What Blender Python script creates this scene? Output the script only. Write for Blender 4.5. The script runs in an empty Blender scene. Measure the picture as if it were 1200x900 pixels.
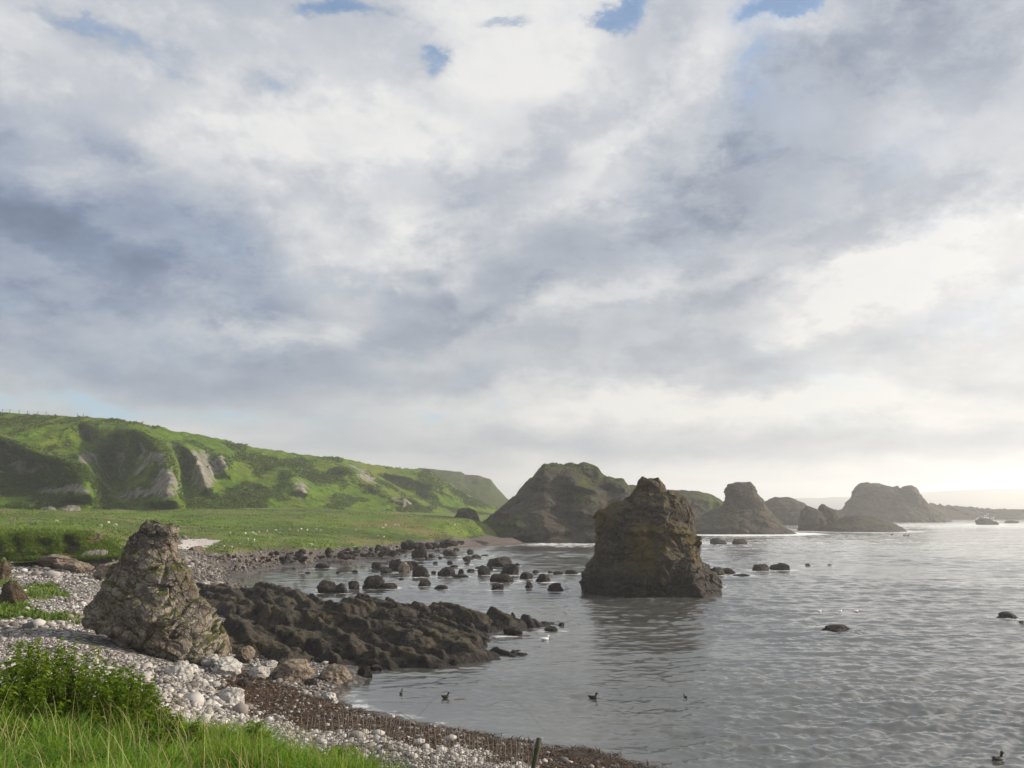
import bpy, math, random
import numpy as np
from mathutils import Vector

random.seed(5)
rng = np.random.default_rng(11)
C = bpy.context.scene.collection
SC = bpy.context.scene

# ------------------------------------------------------------------ camera geometry
H, F = 10.0, 942.0                       # eye height above the sea (m), focal length in 1200-wide pixels
PITCH = math.atan((593 - 450) / F)
CP, SP = math.cos(PITCH), math.sin(PITCH)


def ray(px, py):
    px, py = np.asarray(px, float), np.asarray(py, float)
    cx, cy = (px - 600) / F, -(py - 450) / F
    return cx, CP - cy * SP, SP + cy * CP


def G(px, py, z=0.0):                    # point at height z
    dx, dy, dz = ray(px, py)
    t = (z - H) / dz
    return np.stack(np.broadcast_arrays(dx * t, dy * t, z), -1)


def A(px, py, Y):                        # point at distance Y
    dx, dy, dz = ray(px, py)
    t = Y / dy
    return np.stack(np.broadcast_arrays(dx * t, dy * t, H + dz * t), -1)


def proj(P):
    fw = np.maximum(P[..., 1] * CP + (P[..., 2] - H) * SP, 0.05)
    up = -P[..., 1] * SP + (P[..., 2] - H) * CP
    return 600 + F * P[..., 0] / fw, 450 - F * up / fw


# ------------------------------------------------------------------ noise
_perm = rng.permutation(256)
_perm = np.concatenate([_perm, _perm, _perm])
_gr = rng.normal(size=(256, 3)).astype(np.float32)
_gr /= np.linalg.norm(_gr, axis=1)[:, None]
_jit = rng.random((256, 3)).astype(np.float32)


def perlin(P):
    P = np.asarray(P, np.float32)
    i = np.floor(P).astype(np.int64)
    f = (P - i).astype(np.float32)
    u = f * f * f * (f * (f * 6 - 15) + 10)
    i &= 255
    out = np.zeros(len(P), np.float32)
    for dx in (0, 1):
        wx = u[:, 0] if dx else 1 - u[:, 0]
        a = _perm[(i[:, 0] + dx) & 255]
        for dy in (0, 1):
            wy = u[:, 1] if dy else 1 - u[:, 1]
            b = _perm[(a + i[:, 1] + dy) & 255]
            for dz in (0, 1):
                wz = u[:, 2] if dz else 1 - u[:, 2]
                g = _gr[_perm[(b + i[:, 2] + dz) & 255]]
                d = g[:, 0] * (f[:, 0] - dx) + g[:, 1] * (f[:, 1] - dy) + g[:, 2] * (f[:, 2] - dz)
                out += wx * wy * wz * d
    return out * 1.5


def fbm(P, freq=1.0, octv=4, seed=0, gain=0.5):
    P = np.asarray(P, np.float32) * freq + np.float32(seed * 17.31)
    s, a = 0, 1.0
    for k in range(octv):
        s = s + a * perlin(P)
        P = P * 2.03 + 5.2
        a *= gain
    return s


def ridged(P, freq=1.0, octv=4, seed=0, gain=0.5):
    P = np.asarray(P, np.float32) * freq + np.float32(seed * 13.7)
    s, a = 0, 1.0
    for k in range(octv):
        s = s + a * (1 - 2 * np.abs(perlin(P)))
        P = P * 2.07 + 3.1
        a *= gain
    return s


def worley(P, freq=1.0, seed=0):
    P = np.asarray(P, np.float32) * freq + np.float32(seed * 7.7)
    i = np.floor(P).astype(np.int64)
    f = (P - i).astype(np.float32)
    f1 = np.full(len(P), 9.0, np.float32)
    f2 = f1.copy()
    cid = np.zeros(len(P), np.int64)
    for dx in (-1, 0, 1):
        for dy in (-1, 0, 1):
            for dz in (-1, 0, 1):
                h = _perm[(_perm[(_perm[(i[:, 0] + dx) & 255] + i[:, 1] + dy) & 255] + i[:, 2] + dz) & 255]
                d = np.linalg.norm(_jit[h] + np.array([dx, dy, dz], np.float32) - f, axis=1)
                near = d < f1
                f2 = np.where(near, f1, np.minimum(f2, d))
                cid = np.where(near, h, cid)
                f1 = np.where(near, d, f1)
    return f1, f2, cid


def facets(P, freq=1.0, seed=0, slope=0.9):
    """broken rock: every cell a plane of its own tilt and height; also the distance to the nearest joint"""
    P = np.asarray(P, np.float32) * freq + np.float32(seed * 7.7)
    i = np.floor(P).astype(np.int64)
    f = (P - i).astype(np.float32)
    f1 = np.full(len(P), 9.0, np.float32)
    f2 = f1.copy()
    cid = np.zeros(len(P), np.int64)
    vec = np.zeros((len(P), 3), np.float32)
    for dx in (-1, 0, 1):
        for dy in (-1, 0, 1):
            for dz in (-1, 0, 1):
                h = _perm[(_perm[(_perm[(i[:, 0] + dx) & 255] + i[:, 1] + dy) & 255] + i[:, 2] + dz) & 255]
                v = f - _jit[h] - np.array([dx, dy, dz], np.float32)
                d = np.linalg.norm(v, axis=1)
                near = d < f1
                f2 = np.where(near, f1, np.minimum(f2, d))
                cid = np.where(near, h, cid)
                vec[near] = v[near]
                f1 = np.where(near, d, f1)
    tilt = (_gr[cid] * vec).sum(1) * slope
    return (_jit[cid, 0] - 0.5) + tilt, f2 - f1


def sstep(x, a, b):
    t = np.clip((x - a) / (b - a), 0, 1)
    return t * t * (3 - 2 * t)


def p2(X, Y, z=0.0):
    return np.stack([X, Y, np.zeros_like(X) + z], -1)


def in_poly(px, py, poly):
    inside = np.zeros(px.shape, bool)
    n = len(poly)
    for k in range(n):
        x1, y1 = poly[k]
        x2, y2 = poly[(k + 1) % n]
        if y1 == y2:
            continue
        c = ((y1 > py) != (y2 > py)) & (px < (x2 - x1) * (py - y1) / (y2 - y1) + x1)
        inside ^= c
    return inside


def seg_dist(px, py, pts):               # signed side not needed: distance to a polyline
    d = np.full(px.shape, 1e9)
    for (x1, y1), (x2, y2) in zip(pts[:-1], pts[1:]):
        vx, vy = x2 - x1, y2 - y1
        t = np.clip(((px - x1) * vx + (py - y1) * vy) / (vx * vx + vy * vy), 0, 1)
        d = np.minimum(d, np.hypot(px - x1 - t * vx, py - y1 - t * vy))
    return d


# ------------------------------------------------------------------ mesh helpers
def mesh_data(name, V, faces, attrs=None, smooth=True):
    me = bpy.data.meshes.new(name)
    V = np.asarray(V, np.float32)
    me.vertices.add(len(V))
    me.vertices.foreach_set('co', V.ravel())
    groups = faces if isinstance(faces, list) else [faces]
    groups = [np.asarray(g, np.int32) for g in groups if len(g)]
    loops = np.concatenate([g.ravel() for g in groups])
    starts, off = [], 0
    for g in groups:
        starts.append(off + np.arange(len(g)) * g.shape[1])
        off += g.size
    starts = np.concatenate(starts).astype(np.int32)
    me.loops.add(len(loops))
    me.loops.foreach_set('vertex_index', loops)
    me.polygons.add(len(starts))
    me.polygons.foreach_set('loop_start', starts)
    me.update(calc_edges=True)
    if not smooth:
        me.polygons.foreach_set('use_smooth', np.zeros(len(starts), bool))
    else:
        me.polygons.foreach_set('use_smooth', np.ones(len(starts), bool))
    for k, v in (attrs or {}).items():
        at = me.attributes.new(k, 'FLOAT', 'POINT')
        at.data.foreach_set('value', np.asarray(v, np.float32))
    me.update()
    return me


def link(name, me, mat, parent=None):
    if mat is not None:
        me.materials.clear()
        me.materials.append(mat)
    o = bpy.data.objects.new(name, me)
    C.objects.link(o)
    if parent is not None:
        o.parent = parent
    return o


def obj(name, V, faces, mat, parent=None, attrs=None, smooth=True):
    return link(name, mesh_data(name, V, faces, attrs, smooth), mat, parent)


def tag(o, label=None, cat=None, group=None, kind=None):
    for k, v in (('label', label), ('category', cat), ('group', group), ('kind', kind)):
        if v:
            o[k] = v
    return o


def empty(name, loc):
    o = bpy.data.objects.new(name, None)
    C.objects.link(o)
    o.location = loc
    return o


def quads(nr, nc, wrap=False):
    r = np.arange(nr - 1)[:, None]
    c = np.arange(nc if wrap else nc - 1)[None, :]
    c2 = (c + 1) % nc
    a = r * nc + c
    b = r * nc + c2
    return np.stack([a, b, b + nc, a + nc], -1).reshape(-1, 4)


def grid_normals(V, nr, nc):
    g = V.reshape(nr, nc, 3)
    du = np.gradient(g, axis=1)
    dv = np.gradient(g, axis=0)
    n = np.cross(du, dv).reshape(-1, 3)
    return n / np.maximum(np.linalg.norm(n, axis=1), 1e-9)[:, None]


def face_normals_to_verts(V, Fc):
    a, b, c = V[Fc[:, 0]], V[Fc[:, 1]], V[Fc[:, 2]]
    fn = np.cross(b - a, c - a)
    n = np.zeros_like(V)
    for k in range(Fc.shape[1]):
        np.add.at(n, Fc[:, k], fn)
    return n / np.maximum(np.linalg.norm(n, axis=1), 1e-9)[:, None]


_ICO = {}


def ico(sub):
    if sub not in _ICO:
        import bmesh
        bm = bmesh.new()
        bmesh.ops.create_icosphere(bm, subdivisions=sub, radius=1.0)
        V = np.array([v.co[:] for v in bm.verts], np.float32)
        Fc = np.array([[v.index for v in f.verts] for f in bm.faces], np.int32)
        bm.free()
        _ICO[sub] = (V, Fc)
    return _ICO[sub]


def remeshed(name, parts, voxel):        # parts: ellipsoids (centre, radii) and capsules (a, b, ra, rb) fused into one skin
    Vs, Fs, off = [], [], 0
    iv, fi = ico(3)
    for p in parts:
        if len(p) == 2:
            V = iv * np.array(p[1]) + np.array(p[0])
            Vs.append(V); Fs.append(fi + off); off += len(V)
        else:
            a, b, ra, rb = np.array(p[0], float), np.array(p[1], float), p[2], p[3]
            n = max(3, int(np.linalg.norm(b - a) / max(min(ra, rb) * 0.5, 1e-3)))
            for t in np.linspace(0, 1, n):
                V = iv * (ra + (rb - ra) * t) + a + (b - a) * t
                Vs.append(V); Fs.append(fi + off); off += len(V)
    me = mesh_data(name, np.concatenate(Vs), np.concatenate(Fs))
    o = bpy.data.objects.new(name, me)
    C.objects.link(o)
    m = o.modifiers.new('fuse', 'REMESH')
    m.mode = 'VOXEL'
    m.voxel_size = voxel
    s = o.modifiers.new('soft', 'SMOOTH')
    s.iterations = 2
    dg = bpy.context.evaluated_depsgraph_get()
    out = bpy.data.meshes.new_from_object(o.evaluated_get(dg))
    bpy.data.objects.remove(o)
    out.polygons.foreach_set('use_smooth', np.ones(len(out.polygons), bool))
    out.name = name
    return out


# ------------------------------------------------------------------ node helpers
class T:
    def __init__(s, tree):
        s.t = tree
        tree.nodes.clear()

    def put(s, sock, v):
        if isinstance(v, bpy.types.NodeSocket):
            s.t.links.new(v, sock)
        elif v is not None:
            sock.default_value = v

    def n(s, typ, ins=None, **props):
        nd = s.t.nodes.new(typ)
        for k, v in props.items():
            setattr(nd, k, v)
        for k, v in (ins or {}).items():
            s.put(nd.inputs[k], v)
        return nd

    def m(s, op, a, b=None, c=None, clamp=False):
        nd = s.n('ShaderNodeMath', operation=op, use_clamp=clamp)
        for k, v in enumerate((a, b, c)):
            s.put(nd.inputs[k], v)
        return nd.outputs[0]

    def add(s, a, b): return s.m('ADD', a, b)
    def sub(s, a, b): return s.m('SUBTRACT', a, b)
    def mul(s, a, b): return s.m('MULTIPLY', a, b)
    def mad(s, a, b, c): return s.m('MULTIPLY_ADD', a, b, c)

    def vm(s, op, a, b=None, scale=None):
        nd = s.n('ShaderNodeVectorMath', operation=op)
        s.put(nd.inputs[0], a)
        if b is not None:
            s.put(nd.inputs[1], b)
        if scale is not None:
            s.put(nd.inputs['Scale'], scale)
        return nd.outputs['Value'] if op in ('LENGTH', 'DOT_PRODUCT') else nd.outputs[0]

    def mix(s, f, a, b, blend='MIX'):
        nd = s.n('ShaderNodeMix', data_type='RGBA', blend_type=blend)
        s.put(nd.inputs[0], f)
        for i, v in ((6, a), (7, b)):
            if isinstance(v, (tuple, list)) and len(v) == 3:
                v = (*v, 1)
            s.put(nd.inputs[i], v)
        return nd.outputs[2]

    def rng(s, v, a, b, c=0.0, d=1.0, smooth=True):
        nd = s.n('ShaderNodeMapRange', interpolation_type='SMOOTHSTEP' if smooth else 'LINEAR')
        for k, x in enumerate((v, a, b, c, d)):
            s.put(nd.inputs[k], x)
        return nd.outputs[0]

    def ramp(s, v, stops, interp='LINEAR'):
        nd = s.n('ShaderNodeValToRGB')
        nd.color_ramp.interpolation = interp
        e = nd.color_ramp.elements
        while len(e) < len(stops):
            e.new(0.5)
        for el, (p, c) in zip(e, stops):
            el.position = p
            el.color = (*c, 1) if len(c) == 3 else c
        s.put(nd.inputs[0], v)
        return nd.outputs[0]

    def noise(s, vec, scale, detail=5, rough=0.55, dist=0.0, out=0, dim='3D'):
        nd = s.n('ShaderNodeTexNoise', {'Scale': scale, 'Detail': detail, 'Roughness': rough, 'Distortion': dist}, noise_dimensions=dim)
        s.put(nd.inputs['Vector'], vec)
        return nd.outputs[out]

    def vor(s, vec, scale, feature='F1', out=0, rand=1.0):
        nd = s.n('ShaderNodeTexVoronoi', {'Scale': scale, 'Randomness': rand}, feature=feature)
        s.put(nd.inputs['Vector'], vec)
        return nd.outputs[out]

    def attr(s, name):
        return s.n('ShaderNodeAttribute', attribute_name=name).outputs['Fac']

    def comb(s, x, y, z=0.0):
        nd = s.n('ShaderNodeCombineXYZ')
        for k, v in enumerate((x, y, z)):
            s.put(nd.inputs[k], v)
        return nd.outputs[0]

    def sep(s, v):
        nd = s.n('ShaderNodeSeparateXYZ')
        s.put(nd.inputs[0], v)
        return nd.outputs

    def bump(s, h, strength, dist, normal=None):
        nd = s.n('ShaderNodeBump', {'Strength': strength, 'Distance': dist})
        s.put(nd.inputs['Height'], h)
        if normal is not None:
            s.put(nd.inputs['Normal'], normal)
        return nd.outputs[0]


def mat(name):
    m = bpy.data.materials.new(name)
    m.use_nodes = True
    t = T(m.node_tree)
    out = t.n('ShaderNodeOutputMaterial')
    return m, t, out


def principled(t, out, col, rough=0.9, normal=None, spec=0.25):
    b = t.n('ShaderNodeBsdfPrincipled')
    t.put(b.inputs['Base Color'], col if not (isinstance(col, tuple) and len(col) == 3) else (*col, 1))
    t.put(b.inputs['Roughness'], rough)
    t.put(b.inputs['Specular IOR Level'], spec)
    if normal is not None:
        t.put(b.inputs['Normal'], normal)
    t.t.links.new(b.outputs[0], out.inputs['Surface'])
    return b


# ------------------------------------------------------------------ sky, sun, camera
SUN_AZ, SUN_EL = math.radians(80), math.radians(21)
SUN_DIR = Vector((math.sin(SUN_AZ) * math.cos(SUN_EL), math.cos(SUN_AZ) * math.cos(SUN_EL), math.sin(SUN_EL)))


def build_world():
    w = bpy.data.worlds.new('World')
    SC.world = w
    w.use_nodes = True
    t = T(w.node_tree)
    out = t.n('ShaderNodeOutputWorld')
    d = t.n('ShaderNodeTexCoord').outputs['Generated']
    x, y, z = t.sep(d)
    az = t.mul(t.m('ARCTAN2', x, y), 57.2958)
    el = t.mul(t.m('ARCSINE', z), 57.2958)
    zc = t.add(t.m('MAXIMUM', z, 0.0), 0.13)
    plane = t.comb(t.m('DIVIDE', x, zc), t.m('DIVIDE', y, zc), 0.0)

    # blob fields live on the sky itself (azimuth, elevation), their outlines torn by noise
    zl = t.add(t.m('MAXIMUM', z, 0.0), 0.42)
    billow = t.comb(t.m('DIVIDE', x, zl), t.m('DIVIDE', y, zl), t.mul(z, 0.6))
    wv = t.vm('SUBTRACT', t.noise(billow, 2.4, 10, 0.66, 0.15, out=1), (0.5, 0.5, 0.5))
    wx, wy, _ = t.sep(wv)
    damp = t.rng(el, 0, 18, 0.22, 1.0)
    uu = t.add(az, t.mul(wx, t.mad(damp, 12.0, 8.0)))
    vv = t.add(el, t.mul(wy, t.mul(damp, 17.0)))
    uv = t.comb(t.mul(uu, 0.1), t.mul(vv, 0.1), 0.0)

    def azel(px, py):
        dx, dy, dz = ray(px, py)
        return math.degrees(math.atan2(dx, dy)), math.degrees(math.atan2(dz, math.hypot(dx, dy)))

    def field(blobs):
        acc = None
        for px, py, rx, ry, ang, amp in blobs:
            a, e = azel(px, py)
            k = 0.058                                    # degrees per pixel near the frame's centre
            mp = t.n('ShaderNodeMapping', vector_type='TEXTURE')
            t.put(mp.inputs['Vector'], uv)
            mp.inputs['Location'].default_value = (a / 10, e / 10, 0)
            mp.inputs['Rotation'].default_value = (0, 0, math.radians(ang))
            mp.inputs['Scale'].default_value = (rx * k / 10 * 1.6, ry * k / 10 * 1.6, 1)
            g = t.n('ShaderNodeTexGradient', gradient_type='SPHERICAL')
            t.put(g.inputs[0], mp.outputs[0])
            f = t.rng(g.outputs['Fac'], 0.0, 0.85)
            acc = t.mul(f, amp) if acc is None else t.mad(f, amp, acc)
        return acc

    light = field([
        # grey undersides
        (60, 300, 300, 110, 0, -0.30), (230, 300, 260, 70, 5, -0.16), (20, 210, 150, 100, 0, -0.12),
        (470, 408, 190, 50, -6, -0.17), (555, 318, 75, 75, 0, -0.18), (650, 300, 130, 50, 20, -0.12),
        (900, 175, 150, 95, 20, -0.22), (1110, 150, 170, 160, 0, -0.20), (720, 245, 150, 60, 25, -0.08),
        (340, 455, 230, 40, 0, -0.18), (120, 420, 220, 45, 0, -0.16), (880, 405, 230, 28, 3, -0.16),
        (1010, 520, 260, 16, 3, -0.20), (620, 525, 170, 16, 0, -0.18), (540, 225, 90, 35, 10, -0.14),
        (260, 240, 130, 60, 20, -0.14), (700, 360, 150, 50, 10, -0.12), (1130, 60, 120, 70, 0, -0.12),
        (760, 60, 80, 40, 25, -0.12), (1000, 260, 200, 40, 5, -0.10), (1150, 440, 140, 18, 3, -0.10),
        (660, 300, 330, 34, 26, -0.07), (980, 110, 260, 50, 28, -0.08), (700, 395, 300, 26, 12, -0.08),
        # sunlit parts
        (600, 60, 110, 70, 30, 0.30), (860, 65, 100, 70, 35, 0.30), (455, 170, 120, 60, -10, 0.23), (560, 20, 70, 40, 0, 0.15),
        (455, 290, 75, 35, -10, 0.30), (320, 100, 150, 80, 0, 0.11), (360, 375, 75, 20, 10, 0.26), (300, 390, 120, 16, 0, 0.12),
        (1215, 320, 160, 65, 0, 0.27), (1010, 340, 160, 30, 10, 0.22), (720, 190, 120, 40, 15, 0.16), (700, 120, 90, 50, 30, 0.12), (760, 330, 330, 18, 16, 0.12), (620, 215, 240, 22, 28, 0.12), (900, 300, 260, 16, 12, 0.10),
        (700, 475, 340, 24, 0, 0.22), (980, 470, 240, 25, 0, 0.22), (60, 160, 60, 70, 30, 0.14), (930, 30, 80, 25, -10, 0.18),
        (620, 410, 120, 24, 5, 0.10), (760, 560, 330, 25, 0, 0.14), (120, 400, 120, 20, 0, 0.10), (30, 40, 60, 25, -20, 0.14),
    ])
    gaps = field([
        (722, 6, 42, 18, 0, 1.0), (425, 4, 60, 16, 0, 0.8), (185, 45, 62, 26, 0, 0.52), (885, 120, 55, 40, 30, 0.45),
        (905, 20, 60, 30, 0, 0.65), (80, 0, 50, 16, 0, 0.6), (500, 72, 22, 15, 0, 0.55), (505, 132, 22, 16, 0, 0.40),
        (170, 478, 190, 11, 0, 0.55), (520, 495, 120, 14, 0, 0.34), (345, 100, 40, 20, 0, 0.45),
        (960, 8, 60, 16, 0, 0.8), (455, 215, 34, 20, 0, 0.30), (585, 3, 36, 9, 0, 0.5),
    ])
    # billows keep their shape in the upper sky, and lie down into streaks towards the horizon
    n1 = t.noise(billow, 2.1, 7, 0.52, 0.25)
    n1b = t.noise(t.vm('ADD', billow, (SUN_DIR.x * 0.06, SUN_DIR.y * 0.06, 0.03)), 2.1, 7, 0.52, 0.25)
    n2 = t.noise(billow, 6.0, 10, 0.66, 0.1)
    n3 = t.noise(plane, 1.5, 5, 0.5, 0.2)
    relief = t.sub(n1, n1b)
    high = t.rng(el, 3, 18, 0.25, 1.0)
    L = t.add(0.70, light)
    L = t.mad(t.mul(t.sub(n1, 0.5), high), 0.62, L)
    L = t.mad(t.mul(t.sub(n2, 0.5), high), 0.32, L)
    # torn, sunlit edges of the cumulus
    n4 = t.noise(billow, 3.6, 10, 0.66, 0.1)
    L = t.mad(t.mul(t.sub(t.rng(n4, 0.44, 0.56), 0.5), high), 0.17, L)
    L = t.mad(t.sub(n3, 0.5), 0.55, L)
    L = t.mad(t.mul(relief, high), 0.85, L)
    # cloud glowing round the veiled sun
    cs = t.vm('DOT_PRODUCT', d, tuple(SUN_DIR))
    glow = t.m('POWER', t.m('MAXIMUM', cs, 0.0), 9.0)
    L = t.mad(glow, 0.10, L)
    low = t.rng(el, 0.0, 13.0, 0.03, 0.0)
    L = t.add(L, low)
    col = t.ramp(L, [(0.0, (0.155, 0.20, 0.275)), (0.2, (0.235, 0.29, 0.39)), (0.45, (0.415, 0.46, 0.54)),
                     (0.68, (0.585, 0.615, 0.665)), (0.86, (0.745, 0.755, 0.775)), (1.0, (0.885, 0.88, 0.87))])
    cool = t.mul(t.rng(az, 5.0, -28.0), t.rng(L, 0.75, 0.2))
    col = t.mix(t.mul(cool, 0.9), col, t.mix(1.0, col, (0.97, 1.0, 1.07), 'MULTIPLY'))
    warm = t.mul(t.rng(el, 0.0, 26.0, 1.0, 0.0), t.rng(az, -40.0, 30.0, 0.45, 1.0))
    col = t.mix(t.mul(warm, 0.6), col, t.mix(1.0, col, (1.02, 0.985, 0.90), 'MULTIPLY'))
    hot = t.mul(t.m('POWER', t.m('MAXIMUM', cs, 0.0), 12.0), 1.9)
    col = t.mix(1.0, col, t.mix(1.0, t.comb(hot, hot, hot), (1.0, 0.93, 0.80), 'MULTIPLY'), 'ADD')
    cov = t.mad(t.sub(n2, 0.5), 1.7, t.mad(t.sub(n1, 0.5), 1.0, gaps))
    cov = t.rng(cov, -0.08, 1.25, 1.0, 0.15)
    col = t.mix(t.rng(cov, 0.75, 0.25), col, (0.40, 0.575, 0.87))
    sky = t.n('ShaderNodeTexSky', sky_type='NISHITA', sun_disc=False, sun_elevation=SUN_EL, sun_rotation=SUN_AZ,
              altitude=10.0, air_density=1.0, dust_density=0.6, ozone_density=1.2)
    b1 = t.n('ShaderNodeBackground', {'Color': sky.outputs[0], 'Strength': 0.11})
    b2 = t.n('ShaderNodeBackground', {'Color': col, 'Strength': 0.70})
    mx = t.n('ShaderNodeMixShader', {0: cov})
    t.t.links.new(b1.outputs[0], mx.inputs[1])
    t.t.links.new(b2.outputs[0], mx.inputs[2])
    t.t.links.new(mx.outputs[0], out.inputs['Surface'])
    w.cycles.sampling_method = 'MANUAL'
    w.cycles.sample_map_resolution = 512


build_world()
sun = bpy.data.lights.new('sun', 'SUN')
sun.energy = 5.0
sun.angle = math.radians(0.5)
sun.color = (1.0, 0.88, 0.71)
so = bpy.data.objects.new('sun', sun)
C.objects.link(so)
so.location = SUN_DIR * 200
so.rotation_euler = SUN_DIR.to_track_quat('Z', 'Y').to_euler()

cam = bpy.data.cameras.new('camera')
cam.sensor_width = 36
cam.lens = 36 * F / 1200
cam.clip_start = 0.1
cam.clip_end = 20000
co = bpy.data.objects.new('camera', cam)
C.objects.link(co)
co.location = (0, 0, H)
co.rotation_euler = (math.pi / 2 + PITCH, 0, 0)
SC.camera = co
SC.view_settings.view_transform = 'Standard'
SC.view_settings.look = 'None'
SC.view_settings.exposure = 0.44
SC.view_settings.gamma = 1.0
SC.view_settings.use_curve_mapping = False
SC.render.engine = 'CYCLES'
SC.cycles.use_denoising = True
SC.cycles.max_bounces = 6
SC.cycles.diffuse_bounces = 2
SC.cycles.glossy_bounces = 3
SC.cycles.transmission_bounces = 3
SC.cycles.volume_bounces = 1
SC.cycles.transparent_max_bounces = 6
SC.cycles.caustics_reflective = False
SC.cycles.caustics_refractive = False

# ------------------------------------------------------------------ materials
def wpos(t):
    return t.n('ShaderNodeNewGeometry').outputs['Position']


def make_land():
    m, t, out = mat('land')
    p = wpos(t)
    grass, weed, sand, soil = t.attr('grass'), t.attr('weed'), t.attr('sand'), t.attr('soil')
    n1 = t.noise(p, 0.045, 6, 0.6)
    n2 = t.noise(p, 0.6, 6, 0.65)
    n3 = t.noise(p, 4.0, 4, 0.6)
    g = t.mix(t.rng(n2, 0.35, 0.7), (0.055, 0.102, 0.009), (0.14, 0.20, 0.018))
    n5 = t.noise(t.vm('MULTIPLY', p, (0.5, 1.0, 1.0)), 0.035, 5, 0.6)
    g = t.mix(t.rng(n1, 0.46, 0.66), g, (0.15, 0.125, 0.05))
    g = t.mix(t.mul(t.rng(n5, 0.5, 0.6), 0.75), g, (0.045, 0.07, 0.012))
    g = t.mix(t.mul(t.rng(n3, 0.4, 0.75), 0.4), g, (0.03, 0.05, 0.012))
    v = t.vor(p, 3.2, out=1)
    vd = t.vor(p, 3.2, out=0)
    stone = t.mix(t.sep(v)[0], (0.20, 0.185, 0.175), (0.42, 0.405, 0.39))
    stone = t.mix(t.rng(vd, 0.25, 0.62), stone, (0.06, 0.054, 0.05))
    stone = t.mix(t.attr('dark'), stone, t.mix(n3, (0.055, 0.045, 0.04), (0.15, 0.125, 0.11)))
    c = t.mix(sand, stone, t.mix(n2, (0.40, 0.375, 0.345), (0.50, 0.48, 0.45)))
    c = t.mix(soil, c, t.mix(n3, (0.052, 0.036, 0.022), (0.15, 0.105, 0.062)))
    c = t.mix(weed, c, t.mix(n3, (0.022, 0.013, 0.009), (0.095, 0.055, 0.034)))
    c = t.mix(grass, c, g)
    z = t.sep(p)[2]
    wet = t.rng(t.mad(t.sub(n2, 0.5), 0.4, z), 0.05, 0.45, 1.0, 0.0)
    c = t.mix(t.mul(wet, 0.75), c, (0.035, 0.03, 0.026))
    hgt = t.add(t.mul(n2, 0.6), t.add(t.mul(n3, 0.3), t.mul(vd, -0.3)))
    b = t.bump(hgt, 0.8, 0.25)
    principled(t, out, c, t.rng(wet, 0, 1, 0.95, 0.35), b, 0.2)
    return m


def make_hill(name, lush, dry, rockcol, bump=1.2):
    m, t, out = mat(name)
    p = wpos(t)
    n1 = t.noise(p, 0.03, 5, 0.6)
    n2 = t.noise(p, 0.22, 7, 0.68)
    n3 = t.noise(p, 1.1, 4, 0.6)
    g = t.mix(t.rng(n2, 0.36, 0.66), tuple(0.38 * a for a in lush), lush)
    g = t.mix(t.mul(t.rng(n1, 0.48, 0.68), 0.75), g, dry)
    n4 = t.noise(p, 0.55, 5, 0.75)
    g = t.mix(t.mul(t.rng(n3, 0.47, 0.68), 0.65), g, tuple(0.3 * a for a in lush))
    g = t.mix(t.mul(t.rng(n4, 0.48, 0.64), 0.6), g, tuple(0.42 * a for a in lush))
    strat = t.noise(t.vm('MULTIPLY', p, (1.0, 1.0, 0.45)), 0.45, 6, 0.68)
    r = t.mix(t.rng(strat, 0.32, 0.68), tuple(0.28 * a for a in rockcol), rockcol)
    r = t.mix(t.mul(t.rng(n2, 0.52, 0.66), 0.8), r, tuple(0.6 * a for a in lush))
    c = t.mix(t.attr('rock'), g, r)
    b = t.bump(t.add(t.mul(n2, 1.0), t.add(t.mul(n4, 0.6), t.mul(n3, 0.4))), 1.0, bump * 1.5)
    principled(t, out, c, 0.95, b, 0.12)
    return m


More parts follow.
